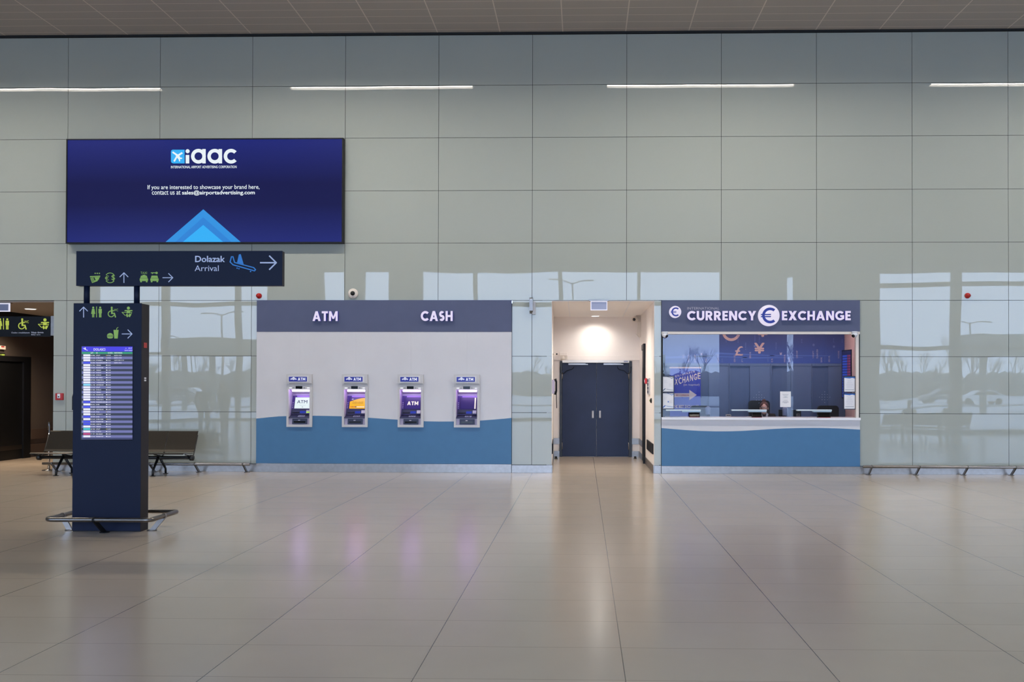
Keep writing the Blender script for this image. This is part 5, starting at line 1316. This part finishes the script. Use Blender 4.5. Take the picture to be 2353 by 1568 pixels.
# ================================================================== PEOPLE
def skin_mesh(verts, edges, radii, root=0, sub=2):
    me = bpy.data.meshes.new('sk'); me.from_pydata([Vector(v) for v in verts], edges, [])
    o = bpy.data.objects.new('sk', me); COL.objects.link(o)
    md = o.modifiers.new('s', 'SKIN'); md.use_smooth_shade = True
    sv = me.skin_vertices[0].data
    for i, q in enumerate(radii):
        sv[i].radius = q if isinstance(q, tuple) else (q, q)
        sv[i].use_root = (i == root)
    sm = o.modifiers.new('u', 'SUBSURF'); sm.levels = sub; sm.render_levels = sub
    dg = bpy.context.evaluated_depsgraph_get(); ev = o.evaluated_get(dg)
    res = bpy.data.meshes.new_from_object(ev)
    bpy.data.objects.remove(o); return res
def human(loc, turn, pose, label, skin, coat, legs, hairc, glasses=False, shirt=None, bun=False, stoop=0.0):
    sit = pose == 'sit'
    b = .50 if sit else .95                     # hip height
    V, Ed, Rd = [], [], []
    def ch(pts, start=None):
        prev = start
        for p, rr2 in pts:
            V.append(p); Rd.append(rr2); k = len(V) - 1
            if prev is not None: Ed.append((prev, k))
            prev = k
        return prev
    ch([((0, .02, b), (.14, .11)), ((0, .03, b + .20), (.125, .10)), ((0, .02, b + .40), (.135, .092)), ((0, .01, b + .52), (.055, .056)), ((0, -.005 - stoop * .6, b + .585 - stoop * .6), (.05, .052)),
        ((0, -.03 - stoop, b + .65 - stoop), (.06, .075)), ((0, -.03 - stoop, b + .72 - stoop), (.074, .092)), ((0, -.015 - stoop, b + .785 - stoop), (.064, .08)), ((0, -.01 - stoop, b + .815 - stoop), (.035, .045))])
    sleeve_pts = []
    for s in (-1, 1):
        if sit: arm = [((s * .175, .02, b + .45), .048), ((s * .225, -.04, b + .24), .045), ((s * .17, -.26, b + .22), .034), ((s * .13, -.34, b + .225), .026)]
        else: arm = [((s * .18, .02, b + .45), .05), ((s * .225, .03, b + .18), .045), ((s * .21, -.06, b - .04), .034), ((s * .205, -.08, b - .09), .027)]
        e = ch(arm, 2); sleeve_pts.append(arm)
        d = (Vector(arm[-1][0]) - Vector(arm[-2][0])).normalized(); side = Vector((1, 0, 0)) if sit else Vector((0, 1, 0))
        palm = Vector(arm[-1][0]) + d * .045; pk = ch([(tuple(palm), (.034, .018))], e)
        for f4, (off, ln) in enumerate(((-.027, .062), (-.009, .075), (.009, .07), (.027, .055))):
            p1 = palm + side * off + d * (.02 + ln * .5); p2 = palm + side * off + d * (.02 + ln) + Vector((0, 0, -.018) if sit else (0, -.014, 0))
            ch([(tuple(p1), .009), (tuple(p2), .008)], pk)
        t1 = Vector(arm[-1][0]) + d * .02 - side * s * .035; ch([(tuple(t1), .011), (tuple(t1 + d * .04 - side * s * .012), .009)], e)
        if sit: leg = [((s * .095, -.02, b - .0), .085), ((s * .11, -.40, b + .02), .062), ((s * .11, -.40, .28), .05), ((s * .11, -.38, .09), .038), ((s * .115, -.50, .035), .035)]
        else: leg = [((s * .095, .02, b - .06), .088), ((s * .10, .0, .50), .062), ((s * .10, .03, .30), .052), ((s * .10, .03, .09), .038), ((s * .11, -.10, .035), .036)]
        ch(leg, 0); sleeve_pts.append(leg)
    me = skin_mesh(V, Ed, Rd)
    t = thing('person', label, 'person', loc); t.rotation_euler = (0, 0, 0)
    Rz = Matrix.Rotation(turn, 4, 'Z'); T = Matrix.Translation(Vector(loc)) @ Rz
    def put(bm_, name, ms, par):
        bmesh.ops.transform(bm_.bm, matrix=T, verts=bm_.bm.verts); o = bm_.build(name, ms, par)
        for p in o.data.polygons: p.use_smooth = True
        return o
    def from_me(m_): q = MB(); q.bm.from_mesh(m_); return q
    m = from_me(me); hz_ = b + .70 - stoop; mark = len(m.bm.verts)
    m.ball((0, -.128, hz_ - .005), .014, (.8, 1.1, 1.5), 10); m.ball((0, -.117, hz_ - .052), .02, (1.1, .4, .32), 10, mi=1)
    for s in (-1, 1):
        m.ball((s * .08, -.02, hz_), .024, (.4, .8, 1.2), 10); m.ball((s * .03, -.112, hz_ + .02), .0105, (1.2, .6, .8), 10, mi=2)
        m.ball((s * .03, -.121, hz_ + .02), .005, seg=8, mi=3)
    m.bm.verts.ensure_lookup_table()
    for v in m.bm.verts[mark:]: v.co.y -= stoop
    body = put(m, 'body', [skin, mat('lips', (150, 76, 74), .5), mat('eye_white', (220, 216, 210), .3), M_BLACK], t)
    # clothes follow the body
    def garment(chains, start, name, m_, par):
        gv, ge, gr_ = [], [], []
        for p, q in start:
            gv.append(p); gr_.append(q)
            if len(gv) > 1: ge.append((len(gv) - 2, len(gv) - 1))
        for root, chn in chains:
            prev = root
            for p, q in chn:
                gv.append(p); gr_.append(q); ge.append((prev, len(gv) - 1)); prev = len(gv) - 1
        return put(from_me(skin_mesh(gv, ge, gr_)), name, m_, par)
    arms = [sleeve_pts[0], sleeve_pts[2]]; lgs = [sleeve_pts[1], sleeve_pts[3]]
    garment([(2, [(p, q + (.05 if i == 0 else .025)) for i, (p, q) in enumerate(a[:3])]) for a in arms], [((0, .02, b - .12 if not sit else b), (.17, .135)), ((0, .03, b + .20), (.15, .125)), ((0, .02, b + .41), (.175, .125)), ((0, .012, b + .485), (.135, .10)), ((0, .008, b + .535), (.085, .08))], 'jacket', coat, t)
    garment([(0, [(p, q + .014) for p, q in l_[:4]]) for l_ in lgs], [((0, .02, b), (.155, .125)), ((0, .03, b + .12), (.14, .115))], 'trousers', legs, t)
    for l_ in lgs:
        p = Vector(l_[3][0]); q = Vector(l_[4][0]); mb = MB().ball(((p.x + q.x) / 2, (p.y + q.y) / 2 - .01, .045), .05, (1, 2.6, .9)); put(mb, 'shoe', M_BLACK, t)
    if shirt:
        mb = MB()
        for s in (-1, 1): mb.prism([(s * .008, b + .36), (s * .05, b + .53), (s * .085, b + .50), (s * .06, b + .40)], -.135, -.098)
        put(mb, 'shirt_collar', shirt, t)
    mb = MB().ball((0, .008, hz_ + .055), .098, (.9, 1.05, .88), 20)
    for v in mb.bm.verts:                       # hairline rises over the forehead
        lim = hz_ + .062 if v.co.y < -.05 else (hz_ + .0 if v.co.y < .02 else hz_ - .05)
        if v.co.z < lim: v.co.z = lim + (v.co.z - lim) * .1
    if bun: mb.ball((-.005, .045, hz_ + .15), .045, seg=14)
    for v in mb.bm.verts: v.co.y -= stoop
    put(mb, 'hair', hairc, t)
    if glasses:
        mb = MB()
        for s in (-1, 1):
            mb.tube([(s * .032 + .024 * math.cos(k * .524), -.128, hz_ + .018 + .018 * math.sin(k * .524)) for k in range(12)], .0022, 6, closed=True); mb.tube([(s * .056, -.128, hz_ + .02), (s * .08, -.02, hz_ + .02)], .002, 6)
        mb.tube([(-.008, -.13, hz_ + .022), (.008, -.13, hz_ + .022)], .0022, 6)
        for v in mb.bm.verts: v.co.y -= stoop
        put(mb, 'glasses', M_BLACK, t)
    return t
M_SKIN = mat('skin', (236, 188, 166), .5); M_COAT = mat('black_jacket', (24, 22, 26), .7); M_HAIR = mat('auburn_hair', (84, 44, 34), .5); M_DCOAT = mat('dark_coat', (36, 36, 40), .8); M_JEANS = mat('dark_trousers', (40, 44, 54), .8)
ch_ = at(1757.5, 939, 1.08)
human((ch_.x, 1.14, ch_.z - (.50 + .70) + .085), -.22, 'sit', 'person in a black jacket and white collar with auburn hair, seated in the booth', M_SKIN, M_COAT, M_JEANS, M_HAIR, True, M_WHITEP, True, .085)

# ================================================================== WHAT THE GLASS WALL MIRRORS: PEOPLE, STREET AND TREES BEHIND THE VIEWER
M_SNOW = mat('snowy_ground', (196, 200, 206), .9, noise=.12, nscale=.2)
struct(MB().box(-160, 160, -320, YF - .4, -.5, -.12).box(10.4, 160, YF - .4, -15.05, -.5, -.12).build('ground', M_SNOW))
def mir(px, py_, d):
    """point seen mirrored in the glass at a total distance d from the eye"""
    return Vector(((px - 1339) / F * d, -(d - DIST), 1.7 + (886 - py_) / F * d))
M_CAN = mat('canopy_grey', (92, 98, 96), .7)
can = thing('bus_canopy', 'grey flat-roofed bus canopy outside, mirrored in the glass left of the cash machines', 'canopy', (-21, -44, 0))
MB().box(-29, -9, -47, -43, 3.9, 4.95).build('roof', M_CAN, can)
for x in (-28.5, -26.4, -24.6, -23.4, -18, -12): MB().box(x, x + .32, -45.2, -44.9, -.12, 3.9).build('post', M_CAN, can)
c2 = thing('bus_canopy', 'grey flat-roofed canopy outside, mirrored at the right edge of the glass wall', 'canopy', (22, -44, 0))
MB().box(24.5, 44, -41, -38, 3.6, 5.0).build('roof', M_CAN, c2)
for x in (24.9, 28.4, 30.6): MB().box(x, x + .35, -39.2, -38.9, -.12, 3.6).build('post', M_CAN, c2)
# bare trees
M_TRUNK = mat('bare_bark', (112, 112, 110), .9)
def tree_mesh(seed, h):
    rnd = random.Random(seed); mb = MB()
    def grow(p, d, L, r_, lev):
        q = p + d * L; mb.tube([p, (p + q) / 2 + Vector((rnd.uniform(-.1, .1), rnd.uniform(-.1, .1), 0)) * L * .3, q], [r_, r_ * .8, r_ * .6], 3)
        if lev == 0: return
        for k in range(4 if lev > 1 else 3):
            a = Vector((rnd.uniform(-1, 1), rnd.uniform(-1, 1), rnd.uniform(.2, 1.1))).normalized()
            grow(p + (q - p) * rnd.uniform(.45, 1), (d * .8 + a * .75).normalized(), L * rnd.uniform(.5, .72), r_ * .55, lev - 1)
    grow(Vector((0, 0, 0)), Vector((0, 0, 1)), h * .36, h * .010, 4); return mb
protos = []
for k in range(3):
    o = tree_mesh(k + 2, 9 + k).build('bare_tree', M_TRUNK, None); tag(o, 'bare winter tree in the tree line mirrored in the glass wall', 'tree', 'bare trees of the mirrored tree line'); protos.append(o)
rnd = random.Random(11); n = 0
for k in range(54):
    o = protos[k] if k < 3 else protos[k % 3].copy()
    if k >= 3: COL.objects.link(o)
    d = rnd.uniform(118, 150); px = 150 + (2353 - 150) * (k + rnd.uniform(-.3, .3)) / 54
    p = mir(px, 886, d); o.location = (p.x, p.y, -.2); o.rotation_euler = (0, 0, rnd.uniform(0, 6)); s = rnd.uniform(.75, 1.25); o.scale = (s, s, s)
# undergrowth of the tree line: uneven dense thicket
mb = MB()
for k in range(320):
    x = -95 + 190 * k / 319; h = 4.0 + rnd.uniform(-.5, .5)
    mb.ball((x + rnd.uniform(-1, 1), -140 + rnd.uniform(-6, 6), h * .35), 1.0, (1.9, 1.6, h * .65), 7)
o = mb.build('thicket', mat('winter_thicket', (122, 122, 118), .95, noise=.3, nscale=1.5), None); tag(o, 'grey winter thicket below the bare trees, mirrored in the glass', 'undergrowth'); o['kind'] = 'stuff'
def street_lamp(px, top, d, label, two):
    p = mir(px, top, d); t = thing('street_lamp', label, 'street lamp', (p.x, p.y, -.12), 'street lamps mirrored in the glass wall')
    MB().tube([(p.x, p.y, -.12), (p.x, p.y, p.z)], [.11, .07], 10).build('pole', M_STEELD, t)
    for s in ((-1, 1) if two else (-1,)):
        MB().tube([(p.x, p.y, p.z - .1), (p.x + s * .7, p.y, p.z + .15), (p.x + s * 1.7, p.y, p.z + .2)], [.05, .05, .06], 8).build('arm', M_STEELD, t)
        MB().box(p.x + s * 1.5 - .35, p.x + s * 1.5 + .35, p.y - .12, p.y + .12, p.z + .14, p.z + .24, .04).build('lamp_head', M_STEELD, t)
street_lamp(503, 725, 75, 'tall twin-armed street lamp mirrored left of the cash machine front', True)
street_lamp(397, 773, 110, 'single-armed street lamp mirrored left of the bus canopy', False)
street_lamp(430, 781, 103, 'short twin-armed street lamp mirrored beside the bus canopy', True)
street_lamp(1314, 650, 75, 'twin-armed street lamp mirrored above the door recess', True)
street_lamp(2222, 742, 85, 'twin-armed street lamp mirrored below the right alarm beacon', True)
def car(px, d, label, paint, L=4.3):
    p = mir(px, 886, d); x, y = p.x, p.y; t = thing('parked_car', label, 'car', (x, y, -.12), 'parked cars mirrored in the glass wall'); h = L / 2
    body = [(-h, .35), (-h + .03, .75), (-h + .35, .88), (-h * .45, .95), (h * .35, .98), (h - .25, .92), (h, .7), (h, .35)]
    top = [(-h * .48, .95), (-h * .18, 1.42), (h * .42, 1.46), (h * .80, .97)]
    mb = MB().prism([(x + a, z - .12) for a, z in body], y - .85, y + .85); mb.prism([(x + a, z - .12) for a, z in top], y - .72, y + .72); mb.build('body', paint, t)
    mb = MB()
    for yy2 in (y - .735, y + .725): mb.prism([(x + a, z - .12) for a, z in ((-h * .38, .98), (-h * .15, 1.36), (h * .1, 1.38), (h * .1, .98))], yy2, yy2 + .01); mb.prism([(x + a, z - .12) for a, z in ((h * .14, .98), (h * .14, 1.38), (h * .4, 1.39), (h * .66, 1.0))], yy2, yy2 + .01)
    mb.build('side_window', M_BLACKG, t)
    for sx_ in (-h * .62, h * .6):
        for sy_ in (-.84, .66): MB().lathe([(.31, 0), (.33, .05), (.33, .15), (.31, .2), (0, .2)], (x + sx_, y + sy_ + .2, .21), 'Y', 20).build('wheel', M_BLACK, t)
M_CW = mat('car_white', (222, 224, 226), .25); M_CG = mat('car_grey', (110, 114, 120), .25)
car(397, 82, 'snow-dusted grey car mirrored left of the pylon bench', M_CG); car(420, 95, 'pale car mirrored behind the snow-dusted grey car', M_CW)
car(2160, 92, 'grey car mirrored in the glass right of the currency booth', M_CG); car(2240, 84, 'white car mirrored near the right edge of the glass wall', M_CW, 4.8)
sg = struct(MB().box(-60, 60, -62, -58, -.13, -.05).build('pavement', mat('wet_asphalt', (120, 124, 128), .8, noise=.1, nscale=.5)))
human((-12.75, -12.3, 0), 2.6, 'stand', 'person in a dark coat standing, left one of the pair mirrored in the glass', M_SKIN, M_DCOAT, M_JEANS, M_HAIR)
human((-12.05, -12.2, 0), -2.7, 'stand', 'person in a dark coat standing, right one of the pair mirrored in the glass', M_SKIN, M_DCOAT, M_JEANS, M_BLACK)
bench2 = copy_tree(bench); bench2['label'] = 'dark bench with seated people mirrored in the glass right of the booth'
bench2.location = (11.3, -12.4, 0)
human((10.9, -12.55, -.06), 0.1, 'sit', 'person in a dark coat seated on the mirrored bench, left one', M_SKIN, M_DCOAT, M_JEANS, M_BLACK)
human((12.2, -12.55, -.06), -.1, 'sit', 'person in a dark coat seated on the mirrored bench, right one', M_SKIN, M_DCOAT, M_JEANS, M_HAIR)
